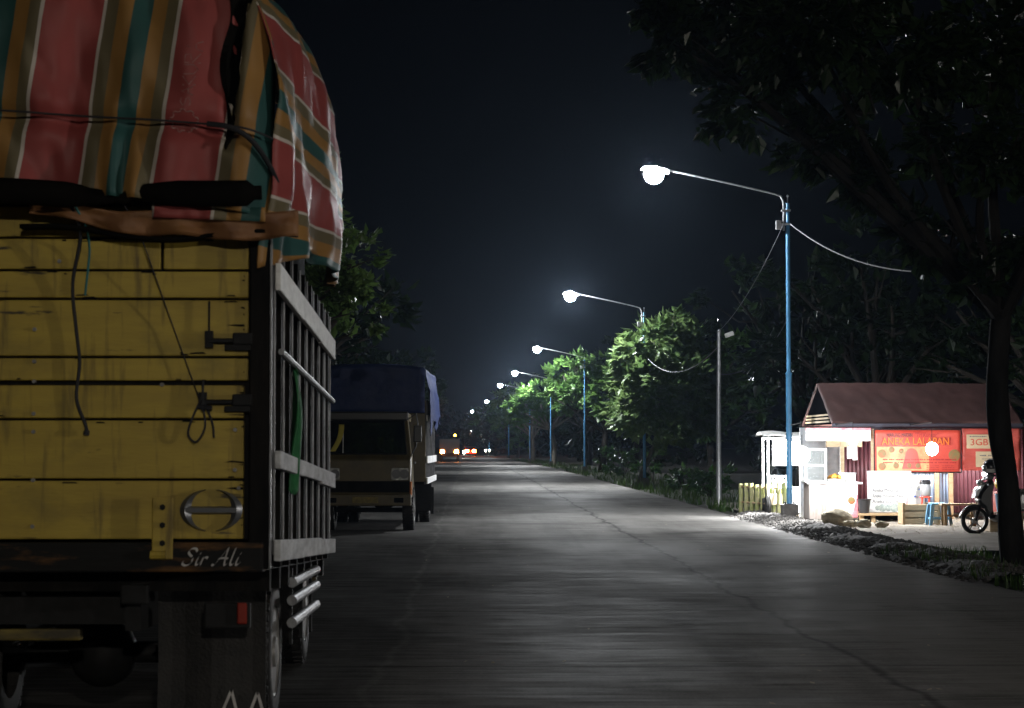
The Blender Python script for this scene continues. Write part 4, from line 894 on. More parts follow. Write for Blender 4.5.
for _ in range(4200):
    u, v = rs_.random(), rs_.random(); y = 24 + 23 * v; x = 5.85 + 1.7 * u
    pebble(x, y, -.0 + .15 * math.sin(min(1, max(0, (x - 5.95) / 1.5) * 1.15) * math.pi) * .75, rs_.uniform(.015, .05) * (1.6 if rs_.random() < .08 else 1))
o = gv.build('gravel', M['gravel'], fix=False); o['kind'] = 'stuff'; o['label'] = 'loose gravel heaped along the road edge before the stall'
lt = MB()
for _ in range(260):                                                # scraps on the yard and verge
    y = rs_.uniform(35, 46); x = rs_.uniform(7.0, 10.5); r = rs_.uniform(.015, .06); a = rs_.uniform(0, 3.1); c, s = math.cos(a) * r, math.sin(a) * r
    lt.add([(x - c, y - s, .10), (x + s * .5, y - c * .5, .105), (x + c, y + s, .12), (x - s * .5, y + c * .5, .10)], [(0, 1, 2, 3)])
for _ in range(90):
    y = 9 + 50 * rs_.random() ** 1.4; x = rs_.uniform(-.9, 5.9); r = rs_.uniform(.012, .035); a = rs_.uniform(0, 3.1)
    c, s = math.cos(a) * r, math.sin(a) * r; lt.add([(x - c, y - s, .012), (x + s * .5, y - c * .5, .016), (x + c, y + s, .02), (x - s * .5, y + c * .5, .014)], [(0, 1, 2, 3)])
o = lt.build('litter', M['sack'], fix=False); o['kind'] = 'stuff'; o['label'] = 'dry leaves and scraps scattered on the road'

# ------------------------------------------------------------------ poles, wires
gp = thing('utility_pole', 'thin grey utility pole with a pale floodlight, left of the stall', 'utility pole', (6.75, 55.5, 0))
MB().tube([(0, 0, -.1), (0, 0, 2.4), (0.02, 0, 4.75)], [.075, .065, .05], 12).build('pole', M['galv'], gp, True)
q = MB(); q.tube([(0, 0, 4.55), (.22, -.1, 4.6)], .015, 6); q.build('bracket', M['dark_metal'], gp)
Mx = Matrix.Translation((.28, -.14, 4.62)) @ Matrix.Rotation(R(-20), 4, 'Y'); MB().bbox(-.12, .12, -.08, .08, -.06, .06, .02, Mx).build('floodlight', M['white_paint'], gp)
def wire(name, a, b, sag, label, r=.011):
    a, b = Vector(a), Vector(b); pts = [a + (b - a) * (i / 24) - Vector((0, 0, sag * 4 * (i / 24) * (1 - i / 24))) for i in range(25)]
    return tag(MB().tube(pts, r, 5).build(name, M['skinny_wire'], None, True), label, 'wire')
wire('power_cable', (6.95, 44.2, 6.42), W(1034, 256, 26.6), .55, 'power cable sagging from the near lamp post to the roadside tree', .012)
wire('power_cable', (6.85, 80.4, 5.2), (6.75, 55.5, 4.3), .7, 'slack cable from the second lamp post to the grey pole', .014)
wire('power_cable', (6.75, 55.5, 3.55), (12.0, 73.6, 7.4), .9, 'slack cable running up from the grey pole to the tallest dark tree', .016)
wire('power_cable', (6.8, 44.2, 6.4), (6.75, 55.5, 4.7), .25, 'thin drop wire from the near lamp post down to the grey pole', .005)

# ------------------------------------------------------------------ food stall
YF = 42.0
def S(px, py, Y=YF): return W(px, py, Y)
def Xp(px, Y=YF): return W(px, 446, Y).x
def Zp(py, Y=YF): return W(700, py, Y).z
G = .06
shop = thing('food_stall', 'roadside food stall of corrugated sheets under a brown gable roof', 'food stall', (0, 0, 0))
x0, x1 = Xp(831, YF), Xp(1021.5, YF); ridge_y, ridge_z = 43.7, Zp(384, 43.7); ez = Zp(424, YF)
rf = MB().grid(lambda u, v: (x0 + (x1 - x0) * u, YF - .1 + (ridge_y - YF + .1) * v, ez + (ridge_z - ez) * v - .05 * math.sin(u * 5.2) * (1 - v) * .4 + .03 * fbm((u * 7, v * 2.5, 0)) + .02 * abs(noise.noise((u * 11 + v * 2, v, 4)))), 80, 20)
rfo = rf.build('roof', M['roof_sheet'], shop, True, solid=.03)
rf = MB().grid(lambda u, v: (x0 + (x1 - x0) * u, ridge_y + 2.0 * v, ridge_z - (ridge_z - ez) * v), 20, 4); rf.build('roof_back', M['roof_sheet'], shop, solid=.03)
MB().bbox(x0, x1, YF - .14, YF - .10, ez - .10, ez + .01, .004).build('eave_board', M['eave_dark'], shop)
def corr(xa, xb, za, zb, y, amp=.014, wl=.085):
    n = max(8, int((xb - xa) / wl * 6)); return MB().grid(lambda u, v: (xa + (xb - xa) * u, y + amp * math.sin(2 * math.pi * (xb - xa) * u / wl), za + (zb - za) * v), n, 1)
gbl = MB().add([(x0 + .04, YF, ez), (x0 + .04, ridge_y, ridge_z - .05), (x0 + .04, ridge_y + 1.9, ez)], [(0, 1, 2)]); gbl.build('gable', mat('gable_dark', (.004, .004, .005), None, .95, spec=0), shop, solid=.02, fix=False)  # black panel painting the darkness inside the open gable
for k in range(3): MB().box(x0 + .0, x0 + .028, YF + .25 + k * .05, ridge_y + 1.5 - k * .05, ez + .04 + k * .07, ez + .075 + k * .07).build('gable_slat', M['palewood'], shop)
YB = YF + 1.6                                                       # back wall of the front room
corr(Xp(842, 43), Xp(874, 43), .2, 2.0, 43.0).build('wall_sheet', M['maroon_sheet'], shop, True, solid=.004, label='maroon corrugated sheet behind the counter')
corr(Xp(905, 43), Xp(951, 43), .2, 2.0, 43.0).build('wall_sheet', M['blue_sheet'], shop, True, solid=.004, label='pale blue corrugated sheet')
corr(Xp(951, 42.9), Xp(1025, 42.9), .2, 2.0, 42.9).build('wall_sheet', M['maroon_sheet'], shop, True, solid=.004, label='maroon corrugated sheet behind the scooter')
MB().box(Xp(800, 44.6), Xp(1025, 44.6), 44.6, 44.65, 0, 2.0).build('back_wall', M['white_paint'], shop)
for px in (907, 936.5, 950.5): MB().bbox(Xp(px, 42.85) - .045, Xp(px, 42.85) + .045, 42.82, 42.91, .05, 2.05, .006).build('post', M['wood'], shop)
for px in (842, 873, 1019): MB().bbox(Xp(px, YF) - .04, Xp(px, YF) + .04, YF - .03, YF + .05, .05, ez, .006).build('post', M['maroon_sheet'] if px == 1019 else M['palewood'], shop)
MB().bbox(Xp(905, 42.9), Xp(950, 42.9), 42.84, 42.9, 1.03, 1.09, .005).build('cross_beam', M['palewood'], shop)
MB().bbox(Xp(826, YF), Xp(862, YF), YF - .02, YF + .04, Zp(447), Zp(440.5), .005).build('lintel', M['palewood'], shop)
# raised plank deck with dark gaps under it
dk = MB(); 
for px in (861, 872.5, 904): dk.box(Xp(px, 41.2) - .04, Xp(px, 41.2) + .04, 41.15, 41.25, 0, .2)
dk.bbox(Xp(858, 41.2), Xp(905, 41.2), 41.1, 42.9, .2, .245, .006); dk.build('deck', M['wood'], shop)
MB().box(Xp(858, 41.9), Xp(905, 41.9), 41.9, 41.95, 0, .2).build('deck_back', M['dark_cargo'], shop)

sg = thing('shop_sign', 'white sign board with a red top band over the counter of the stall', 'sign', (0, 0, 0)); ys = YF - .22
MB().bbox(Xp(806, ys), Xp(871, ys), ys, ys + .03, Zp(441, ys), Zp(428.5, ys), .004).build('panel', M['paper'], sg)
MB().box(Xp(806, ys), Xp(871, ys), ys - .004, ys - .001, Zp(430.6, ys), Zp(428, ys)).build('red_band', M['pink_ink'], sg)
lettering('SAKA BERKAT', .2, face_y(Xp(826, ys), ys - .004, Zp(435.6, ys)), M['pink_ink'], sg, width=.76)

bn = thing('banner', 'framed red banner with large orange lettering hanging under the stall eave', 'banner', (0, 0, 0)); yb = YF - .3
bx0, bx1, bz0, bz1 = Xp(874, yb), Xp(961, yb), Zp(472.5, yb), Zp(429.5, yb); bw, bh = bx1 - bx0, bz1 - bz0
MB().grid(lambda u, v: (bx0 + bw * u, yb + .012 * math.sin(u * 8 + v * 3), bz0 + bh * v), 24, 10).build('cloth', M['banner_red'], bn, True, solid=.004)
def bp(u, v, k=.016): return bx0 + bw * u, yb - k, bz1 - bh * v
fr = MB()
for a, b in (((0, 0), (1, 0)), ((1, 0), (1, 1)), ((1, 1), (0, 1)), ((0, 1), (0, 0))): fr.tube([bp(*a), bp(*b)], .012, 6)
fr.build('frame', M['dark_metal'], bn)
pc = MB().grid(lambda u, v: (*bp(.03 + .60 * u, .40 + .55 * v + .0 * u)[:2], bp(0, .40 + .56 * v)[2]), 6, 4); pc.build('pale_panel', M['banner_peach'], bn, solid=.002)
def put(txt, u, v, wd, size, m_, shear=0): x, y, z = bp(u, v, .022); return lettering(txt, size, face_y(x, y, z), m_, bn, width=wd * bw, shear=shear)
put('WARUNG MAKAN', .29, .135, .30, .115, M['dark_ink']); put('"Tri Kuncor"', .60, .13, .27, .12, M['deepred_ink'], .2)
put('ANEKA LALAPAN', .48, .29, .80, .235, M['deepred_ink']); x, y, z = bp(.476, .283, .026); lettering('ANEKA LALAPAN', .215, face_y(x, y, z), M['orange_ink'], bn, width=.77 * bw)
for (u, v, r) in ((.09, .56, .085), (.20, .47, .06), (.31, .50, .05), (.09, .86, .075), (.25, .84, .06), (.40, .84, .05), (.92, .60, .12), (.50, .84, .05)):
    x, y, z = bp(u, v, .019); MB().lathe([(r, -.002), (r * .7, -.004), (.001, -.005)], (x, y, z), 18, 'y').build('food_picture', M['olive_ink'], bn)
rd = MB(); x, y, z = bp(.43, .62, .018); rd.prism([(x + .13 * math.cos(a), z + .02 + .14 * math.sin(a)) for a in [math.pi * i / 12 for i in range(13)]] + [(x - .2, z - .26), (x + .2, z - .26)][::1], y - .001, y, 'y'); rd.build('red_arch', M['banner_red'], bn)
def scribble(mb, fn, u0, u1, v, h, rr, dens=.012):                 # lines of print too small to read
    u = u0
    while u < u1:
        L = dens * rr.uniform(.5, 1.6); L = min(L, u1 - u); hh = h * rr.uniform(.55, 1)
        a = fn(u, v + hh / 2); b = fn(u + L * .8, v - hh / 2); mb.box(min(a[0], b[0]), max(a[0], b[0]), a[1] - .002, a[1], min(a[2], b[2]), max(a[2], b[2])); u += L * (1 if rr.random() > .18 else 1.9)
sm = MB(); rr = random.Random(5)
for v in (.70, .77): scribble(sm, lambda u, v: bp(u, v, .022), .10, .94, v, .032, rr)
for v in (.845, .885, .925):
    scribble(sm, lambda u, v: bp(u, v, .022), .60, .74, v, .02, rr, .008); scribble(sm, lambda u, v: bp(u, v, .022), .78, .92, v, .02, rr, .008)
sm.build('small_print', M['deepred_ink'], bn)

b2 = thing('banner', 'plain red cloth banner with two cream panels, right of the framed banner', 'banner', (0, 0, 0)); y2 = YF - .24
cx0, cx1, cz0, cz1 = Xp(961.8, y2), Xp(1020.5, y2), Zp(470.5, y2), Zp(428.5, y2)
MB().grid(lambda u, v: (cx0 + (cx1 - cx0) * u, y2 + .03 * fbm((u * 2, v * 6, 1)) + .02 * math.sin(v * 12), cz0 + (cz1 - cz0) * v), 20, 16).build('cloth', M['banner_plain'], b2, True, solid=.004)
for (pa, pb, qa, qb) in ((966, 991, 434.5, 448.5), (975, 1000, 451.5, 467)):
    MB().bbox(Xp(pa, y2), Xp(pb, y2), y2 - .055, y2 - .05, Zp(qb, y2), Zp(qa, y2), .002).build('cream_panel', M['cream'], b2)
lettering('3GB', .19, face_y(Xp(978.5, y2), y2 - .058, Zp(442.5, y2)), M['banner_red'], b2, width=.36)
sm = MB(); rr = random.Random(6); fn = lambda u, v: (u, y2 - .057, v)
for (py, pa, pb) in ((436.5, 969, 986), (455.5, 979, 992), (459, 981, 993), (464.5, 983, 996)): scribble(sm, fn, Xp(pa, y2), Xp(pb, y2), Zp(py, y2), .025, rr, .03)
sm.build('small_print', M['grey_ink'], b2)

mb_ = thing('menu_board', 'tall white menu board with grey lettering standing on the plank deck', 'menu board', (0, 0, 0)); ym = YF - .35
mx0, mx1, mz0, mz1 = Xp(867, ym), Xp(911, ym), .25, Zp(471, ym)
MB().bbox(mx0, mx1, ym, ym + .02, mz0, mz1, .004).build('panel', M['paper'], mb_)
for txt, py, wd, m_ in (('Aneka Lalapan', 479, .58, 'pink_ink'), ('Aneka Minuman Jus', 484.5, .66, 'cream'), ('Aneka Minuman Es', 490.4, .66, 'grey_ink'), ('Aneka Minuman Panas', 496, .66, 'grey_ink'), ('Aneka Jus, Dll', 501.6, .54, 'grey_ink')):
    lettering(txt, .105, face_y(Xp(872, ym) + wd / 2, ym - .004, Zp(py, ym)), M[m_], mb_, width=wd)
for (px, py, r) in ((882, 512, .08), (888, 509, .07), (894, 511.5, .09), (901, 509, .05), (877, 513.5, .05)): MB().lathe([(r, -.004), (r * .6, -.006), (.001, -.007)], (Xp(px, ym), ym, max(.34, Zp(py, ym))), 16, 'y').build('drink_picture', M['faded_ink'], mb_)
MB().prism([(mx1 - .03, .3), (mx1 - .12, .42), (mx1 - .06, .7), (mx1 - .03, .78)], ym - .004, ym - .001, 'y').build('red_flourish', M['pink_ink'], mb_)

# serving counter with a price poster, glass case on it
ct = thing('serving_counter', 'zinc sided serving counter with a white and pink price poster', 'counter', (0, 0, 0)); yc = 41.3
ca, cb = Xp(809, yc), Xp(857, yc); cz1 = Zp(484, yc)
MB().bbox(ca, cb, yc, yc + .7, .12, cz1, .01).build('cabinet', M['zinc'], ct)
MB().bbox(ca - .04, cb + .1, yc - .05, yc + .75, cz1, cz1 + .035, .008).build('counter_top', M['paper'], ct)
for x in (ca + .06, cb - .06):
    for y in (yc + .06, yc + .64): MB().box(x - .03, x + .03, y - .03, y + .03, .03, .12).build('leg', M['dark_metal'], ct)
ps = MB().bbox(Xp(826, yc), Xp(857, yc), yc - .02, yc - .006, .16, cz1 - .01, .003).build('poster', M['paper'], ct)
pp = lambda u, v: (Xp(826, yc) + .63 * u, yc - .022, cz1 - .02 - (cz1 - .18) * v)
MB().prism([pp(1, 1)[::2], pp(.72, 1)[::2], pp(.86, .8)[::2], pp(.93, .5)[::2], pp(.96, .3)[::2], pp(1, .3)[::2]], yc - .0235, yc - .021, 'y').build('pink_edge', M['pink_ink'], ps)
MB().prism([pp(0, .04)[::2], pp(.12, .06)[::2], pp(.13, .25)[::2], pp(.0, .34)[::2]], yc - .0235, yc - .021, 'y').build('pink_corner', M['pink_ink'], ps)
sm = MB(); rr = random.Random(8)
for i, (u0, u1) in enumerate(((.14, .58), (.14, .56), (.12, .58), (.12, .45), (.22, .7), (.22, .74), (.22, .72), (.22, .7))): scribble(sm, pp, u0, u1, .34 + i * .078, .032, rr, .05)
sm.build('small_print', M['grey_ink'], ps)
MB().lathe([(.075, -.003), (.05, -.005), (.001, -.006)], (pp(.8, .48)[0], yc - .02, pp(.8, .48)[2]), 18, 'y').build('dish_picture', M['olive_ink'], ps)
gc = thing('glass_case', 'white framed glass display case standing on the serving counter', 'display case', (0, 0, 0))
ga, gb, gz = Xp(806, yc), Xp(826, yc), cz1 + .036; f = MB()
for x in (ga, gb):
    for y in (yc + .05, yc + .55): f.box(x - .018, x + .018, y - .018, y + .018, gz, gz + .68)
for z in (gz + .018, gz + .34, gz + .66):
    for y in (yc + .05, yc + .55): f.box(ga + .018, gb - .018, y - .016, y + .016, z - .016, z + .016)
    for x in (ga, gb): f.box(x - .016, x + .016, yc + .068, yc + .532, z - .016, z + .016)
f.build('frame', M['white_paint'], gc)
MB().box(ga + .02, gb - .02, yc + .07, yc + .53, gz + .342, gz + .350).build('shelf', M['white_paint'], gc)
MB().box(ga + .02, gb - .02, yc + .045, yc + .05, gz + .04, gz + .65).build('pane', M['clear_glass'], gc)
def plain(name, label, cat, mb, m_, **k): return tag(mb.build(name, m_, None, **k), label, cat)
gz += .002
tr_ = thing('food_tray', 'white tray heaped with yellow fried food on the counter', 'tray', (Xp(838, yc), yc + .3, gz))
MB().lathe([(.24, 0), (.28, .06), (.27, .06), (.23, .012), (.001, .012)], (0, 0, 0), 20).build('dish', M['white_paint'], tr_, True)
q = MB(); rr = random.Random(2)
for _ in range(22): a = rr.uniform(0, 6.28); d = rr.uniform(0, .17); q.ball((d * math.cos(a), d * math.sin(a), .06 + .09 * (1 - d / .18)), rr.uniform(.035, .06), 8, 6, (1, 1, .7))
q.build('fried_food', M['food'], tr_, True)
cv = thing('food_cover', 'clear plastic box with white lid at the right end of the counter', 'food box', (Xp(850, yc), yc + .3, gz))
MB().bbox(-.14, .14, -.16, .16, .0, .16, .02).build('box', M['white_paint'], cv); MB().bbox(-.15, .15, -.17, .17, .16, .19, .012).build('lid', M['silver_plastic'], cv)
for i, px in enumerate((849, 854.5)):
    plain('paper_notice', 'white paper notice hanging under the lintel, ' + ('shorter left one' if i == 0 else 'longer right one'), 'notice', MB().grid(lambda u, v: (Xp(px, YF) - .05 + .1 * u, YF - .06 + .015 * math.sin(v * 3 + i), Zp(446) - (.26 + .03 * i) * v), 3, 5), M['paper'], smooth=True, solid=.003)

# bulbs
def bulb(px, py, Y, label, e, drop=.35, r=.055):
    p = W(px, py, Y); t = thing('light_bulb', label, 'light bulb', p, 0, 'bare bulbs lighting the stall')
    MB().tube([(0, 0, .1), (0, 0, .1 + drop)], .006, 5).build('cord', M['black'], t)
    MB().lathe([(.02, .05), (.024, .06), (.024, .11), (.01, .12)], (0, 0, 0), 10).build('socket', M['black_plastic'], t)
    MB().ball((0, 0, 0), r, 14, 10, (1, 1, 1.1)).build('globe', M['lit_bulb'], t, True)
    lamp_point(t, (0, -.02, -r * 1.3 - .03), e, (.96, .98, 1), .05); return t
bulb(786, 451, 45.3, 'large bulb blazing under the white cart awning left of the stall', SHOP_W * 8, .3, .22)
bulb(802, 455, 40.5, 'bright bulb hanging beside the glass display case', SHOP_W * 3, .3, .16)
bulb(853, 441, 40.0, 'bright bulb under the eave between the sign and the framed banner', SHOP_W * 1.5, .28, .09)
bulb(932, 449, 39.9, 'bulb hanging in front of the framed banner lettering', SHOP_W * 1.2, .3, .12)
bulb(925, 462, 42.3, 'bulb inside the stall behind the framed banner', SHOP_W * .9, .4, .06)
bulb(985, 474, 42.0, 'bulb inside the stall behind the plain red banner', SHOP_W * .5, .2, .06)

for px, y in ((802, 40.5), (853, 40.0), (932, 39.9)): MB().tube([(Xp(px, y), y - .03, 2.06), (Xp(px, y), YF - .12, 2.03)], .012, 6).build('bracket_rod', M['dark_metal'], shop)
# ---- drinks cart left of the lamp post
kc = thing('drinks_cart', 'white framed drinks cart under an awning left of the stall', 'cart', (0, 0, 0)); yk = 45.7
ka, kb = Xp(768, yk), Xp(806, yk); f = MB()
for x in (ka, kb):
    for y in (yk, yk + .8): f.box(x - .022, x + .022, y - .022, y + .022, .05, Zp(437, yk))
f.box(ka, kb, yk - .02, yk + .02, Zp(487, yk) - .02, Zp(487, yk)); f.box(ka, kb, yk + .78, yk + .82, Zp(437, yk) - .05, Zp(437, yk) - .003)
f.build('frame', M['white_paint'], kc)
MB().grid(lambda u, v: (ka - .15 + (kb - ka + .3) * u, yk - .25 + 1.25 * v, Zp(436, yk) + .10 * math.sin(v * math.pi) + .02 * math.sin(u * 7)), 12, 6).build('awning', M['white_paint'], kc, True, solid=.006)
MB().grid(lambda u, v: (Xp(777, yk) + (kb - Xp(777, yk)) * u, yk + .72 + .03 * math.sin(u * 9), Zp(466, yk) + (Zp(439, yk) - Zp(466, yk)) * v), 12, 4).build('glare_panel', M['white_paint'], kc, True, solid=.005)  # white panel added to blow out like glare around the bulb
lat = MB(); 
for i in range(6): lat.box(ka + .03 + i * .072, ka + .05 + i * .072, yk - .012, yk + .012, Zp(487, yk), Zp(476, yk))
for z in (Zp(476, yk), Zp(481, yk)): lat.box(ka, ka + .42, yk - .014, yk + .014, z - .012, z + .012)
lat.build('lattice', M['white_paint'], kc)
MB().bbox(ka + .03, Xp(784, yk), yk - .1, yk + .6, .28, Zp(494, yk), .012).build('box', M['cream'], kc)
MB().bbox(Xp(791, yk), kb - .02, yk + .02, yk + .6, .1, Zp(487, yk) - .03, .012).build('cabinet', M['white_paint'], kc)
for x, y in ((ka - .02, yk - .06), (ka - .02, yk + .7)):
    q = MB(); q.lathe([(.13, -.035), (.2, -.045), (.22, 0), (.2, .045), (.13, .035)], (x, y, .27), 22, 'x'); q.lathe([(.03, -.05), (.03, .05)], (x, y, .27), 10, 'x')
    for k in range(6): a = k * math.pi / 3; q.tube([(x, y, .27), (x, y + .14 * math.cos(a), .27 + .14 * math.sin(a))], .012, 5)
    q.build('wheel', M['tyre'], kc, True)
for i, (dx, dz, lab) in enumerate(((.10, 0, 'young green coconut on the drinks cart, leftmost of the bottom three'), (.30, 0, 'young green coconut on the drinks cart, middle of the bottom three'), (.48, 0, 'young green coconut on the drinks cart, nearest the lamp post'), (.27, .17, 'young green coconut topmost on the drinks cart heap'))):
    q = MB().ball((0, 0, .10), .105, 12, 9, (1, 1, 1.08)); q.lathe([(.02, .205), (.015, .225)], (0, 0, 0), 6)
    tag(q.build('coconut', M['coconut'], None, True), lab, 'coconut', 'green coconuts on the drinks cart').location = (ka + dx, yk + .1 + .03 * (i % 2), Zp(494, yk) + .002 + dz)
# ---- picket fence
fe = thing('picket_fence', 'low mossy bamboo picket fence at the left end of the stall yard', 'fence', (0, 0, 0)); rr = random.Random(12); yf = 47.5
for i in range(9):
    px = 740.5 + i * 5.4; x = Xp(px, yf - i * .3); zt = Zp(483.5, yf - i * .3) + rr.uniform(-.03, .03)
    MB().tube([(x, yf - i * .3, -.02), (x + .01, yf - i * .3, zt * .5), (x, yf - i * .3, zt)], [.052, .05, .048], 9).build('picket', M['bamboo'], fe, True)
q = MB(); a, b = (Xp(740, yf), yf + .06, .3), (Xp(784, yf - 2.4), yf - 2.34, .3); q.tube([a, b], .02, 6); q.tube([(a[0], a[1], .66), (b[0], b[1], .66)], .02, 6); q.build('rail', M['wood'], fe)

# ---- things standing about the stall
bk = MB().lathe([(.10, 0), (.135, .26), (.15, .27), (.15, .285), (.128, .28), (.095, .02), (.001, .02)], (0, 0, 0), 20)
plain('bucket', 'black plastic bucket on the deck between the counter and the menu board', 'bucket', bk, M['black_plastic'], smooth=True).location = (Xp(864, 41.2), 41.25, .247)
def lump(r, sq, seed): 
    m_ = MB().ball((0, 0, 0), r, 18, 12, sq); m_.v = [tuple(Vector(p) * (1 + .22 * fbm(Vector(p) * 5 + Vector((seed, 0, 0))))) for p in m_.v]; return m_
plain('sack', 'large bulging woven sack at the edge of the gravel before the counter', 'sack', lump(.25, (1.25, .9, .72), 0), M['sack'], smooth=True).location = (Xp(838, 39.4), 39.4, .22)
for i, (px, Y, r, lab) in enumerate(((850, 38.9, .10, 'small pale broken stone between the large sack and the deck'), (863, 38.6, .12, 'pale broken stone in front of the plank deck, largest of the three'), (881, 38.4, .09, 'flat pale broken stone before the menu board'))):
    m_ = MB().ball((0, 0, 0), r, 8, 5, (1.4, 1, .7)); m_.v = [tuple(Vector(p) * (1 + .45 * noise.noise(Vector(p) * 11 + Vector((i * 5, 0, 0))))) for p in m_.v]
    plain('stone', lab, 'stone', m_, M['sack']).location = (Xp(px, Y), Y, .09 + r * .4)
cr = thing('wooden_crate', 'pale slatted wooden crate beside the blue stool', 'crate', (Xp(918.5, 40.2), 40.2, .05)); hw = .32
for i in range(3): MB().bbox(-hw, hw, -.22, -.2, .02 + i * .135, .13 + i * .135, .004).build('slat', M['palewood'], cr)
MB().box(-hw, hw, .2, .22, .02, .40).build('back', M['palewood'], cr); MB().box(-hw + .02, hw - .02, -.198, .198, .36, .385).build('lid', M['palewood'], cr)
for s in (-1, 1): MB().bbox(*sorted((s * hw, s * (hw + .05))), -.23, .23, 0, .44, .005).build('end_post', M['wood'], cr)
sl = thing('stool', 'pale blue plastic stool between the crate and the wooden bench', 'stool', (Xp(938, 39.6), 39.6, .06))
MB().bbox(-.17, .17, -.17, .17, .40, .44, .015).build('seat', M['sky_plastic'], sl)
for sx in (-1, 1):
    for sy in (-1, 1): MB().add([(sx * .15 - .035, sy * .15 - .035, .4), (sx * .15 + .035, sy * .15 - .035, .4), (sx * .15 + .035, sy * .15 + .035, .4), (sx * .15 - .035, sy * .15 + .035, .4), (sx * .2 - .025, sy * .2 - .025, 0), (sx * .2 + .025, sy * .2 - .025, 0), (sx * .2 + .025, sy * .2 + .025, 0), (sx * .2 - .025, sy * .2 + .025, 0)], [(0, 1, 5, 4), (1, 2, 6, 5), (2, 3, 7, 6), (3, 0, 4, 7), (4, 5, 6, 7), (3, 2, 1, 0)]).build('leg', M['sky_plastic'], sl)
q = MB()
for s in (-1, 1): q.box(-.16, .16, s * .165 - .012, s * .165 + .012, .12, .16); q.box(s * .165 - .012, s * .165 + .012, -.15, .15, .12, .16)
q.build('stretcher', M['sky_plastic'], sl)
bc = thing('bench', 'rough wooden bench behind the front wheel of the scooter', 'bench', (Xp(958, 39.3), 39.3, .06))
MB().bbox(-.36, .36, -.14, .14, .40, .435, .006).build('seat', M['palewood'], bc)
for sx in (-1, 1):
    for sy in (-1, 1): MB().bbox(sx * .28 - .03, sx * .28 + .03, sy * .1 - .025, sy * .1 + .025, 0, .40, .004).build('leg', M['wood'], bc)
MB().box(-.25, .25, -.02, .02, .18, .22).build('stretcher', M['wood'], bc)
wd = thing('water_dispenser', 'white water dispenser with an upturned bottle beside the menu board', 'water dispenser', (Xp(915.5, 41.6), 41.6, .08))
MB().bbox(-.16, .16, -.15, .15, .1, .62, .02).build('body', M['white_paint'], wd)
MB().lathe([(.05, .62), (.06, .65), (.11, .70), (.115, .88), (.10, .91), (.001, .915)], (0, 0, 0), 18).build('bottle', M['paper'], wd, True)
q = MB(); q.tube([(-.06, -.15, .5), (-.06, -.2, .5)], .016, 6); q.tube([(.06, -.15, .5), (.06, -.2, .5)], .016, 6); q.build('tap', M['deep_blue'], wd)
q = MB()
for sx in (-1, 1):
    for sy in (-1, 1): q.box(sx * .13 - .02, sx * .13 + .02, sy * .12 - .02, sy * .12 + .02, 0, .1)
q.build('feet', M['dark_metal'], wd)
rc = thing('rice_cooker', 'grey rice cooker with a black lid on a red stand beside the dispenser', 'rice cooker', (Xp(925, 41.0), 41.0, .07))
MB().lathe([(.07, .52), (.10, .55), (.115, .66), (.11, .76)], (0, 0, 0), 20).build('pot', M['silver_plastic'], rc, True)
MB().lathe([(.115, .762), (.115, .81), (.08, .85), (.001, .86)], (0, 0, 0), 20).build('lid', M['black_plastic'], rc, True)
q = MB()
for k in range(4): a = k * math.pi / 2 + .6; q.tube([(.13 * math.cos(a), .13 * math.sin(a), 0), (.09 * math.cos(a), .09 * math.sin(a), .51)], .018, 6)
q.lathe([(.12, .49), (.12, .518)], (0, 0, 0), 16); q.build('stand', M['red_plastic'], rc)
jb = MB().bbox(-.09, .09, -.07, .07, .0, .30, .03); jb.tube([(-.05, 0, .30), (-.05, 0, .36), (.05, 0, .36), (.05, 0, .30)], .016, 6)
plain('jerry_can', 'deep blue jerry can on a block between dispenser and rice cooker', 'jerry can', jb, M['deep_blue']).location = (Xp(921, 41.9), 41.9, .45)
plain('box', 'worn wooden block under the deep blue jerry can', 'block', MB().bbox(-.13, .13, -.12, .12, 0, .395, .008), M['wood']).location = (Xp(921, 41.9), 41.9, .052)
tb = MB().lathe([(.12, .0), (.15, .30), (.16, .31), (.16, .325), (.14, .31), (.11, .02), (.001, .02)], (0, 0, 0), 20)
plain('bucket', 'sky blue plastic bucket behind the scooter footboard', 'bucket', tb, M['sky_plastic'], smooth=True).location = (Xp(1003, 36.6), 36.6, .42)
plain('crate', 'low pale wooden crate under the sky blue bucket', 'crate', MB().bbox(-.3, .3, -.2, .2, 0, .345, .01), M['palewood']).location = (Xp(1003, 36.6), 36.6, .07)
q = lump(.17, (1, .8, .95), 4); plain('plastic_bag', 'bulging yellow plastic bag on the red crate behind the scooter', 'bag', q, M['yellow_plastic'], smooth=True).location = (Xp(1004, 37.2), 37.2, .07 + .86)
plain('crate', 'red plastic crate stack carrying the yellow bag behind the scooter', 'crate', MB().bbox(-.2, .2, -.2, .2, 0, .70, .015), M['red_plastic']).location = (Xp(1006, 37.2), 37.2, .07)

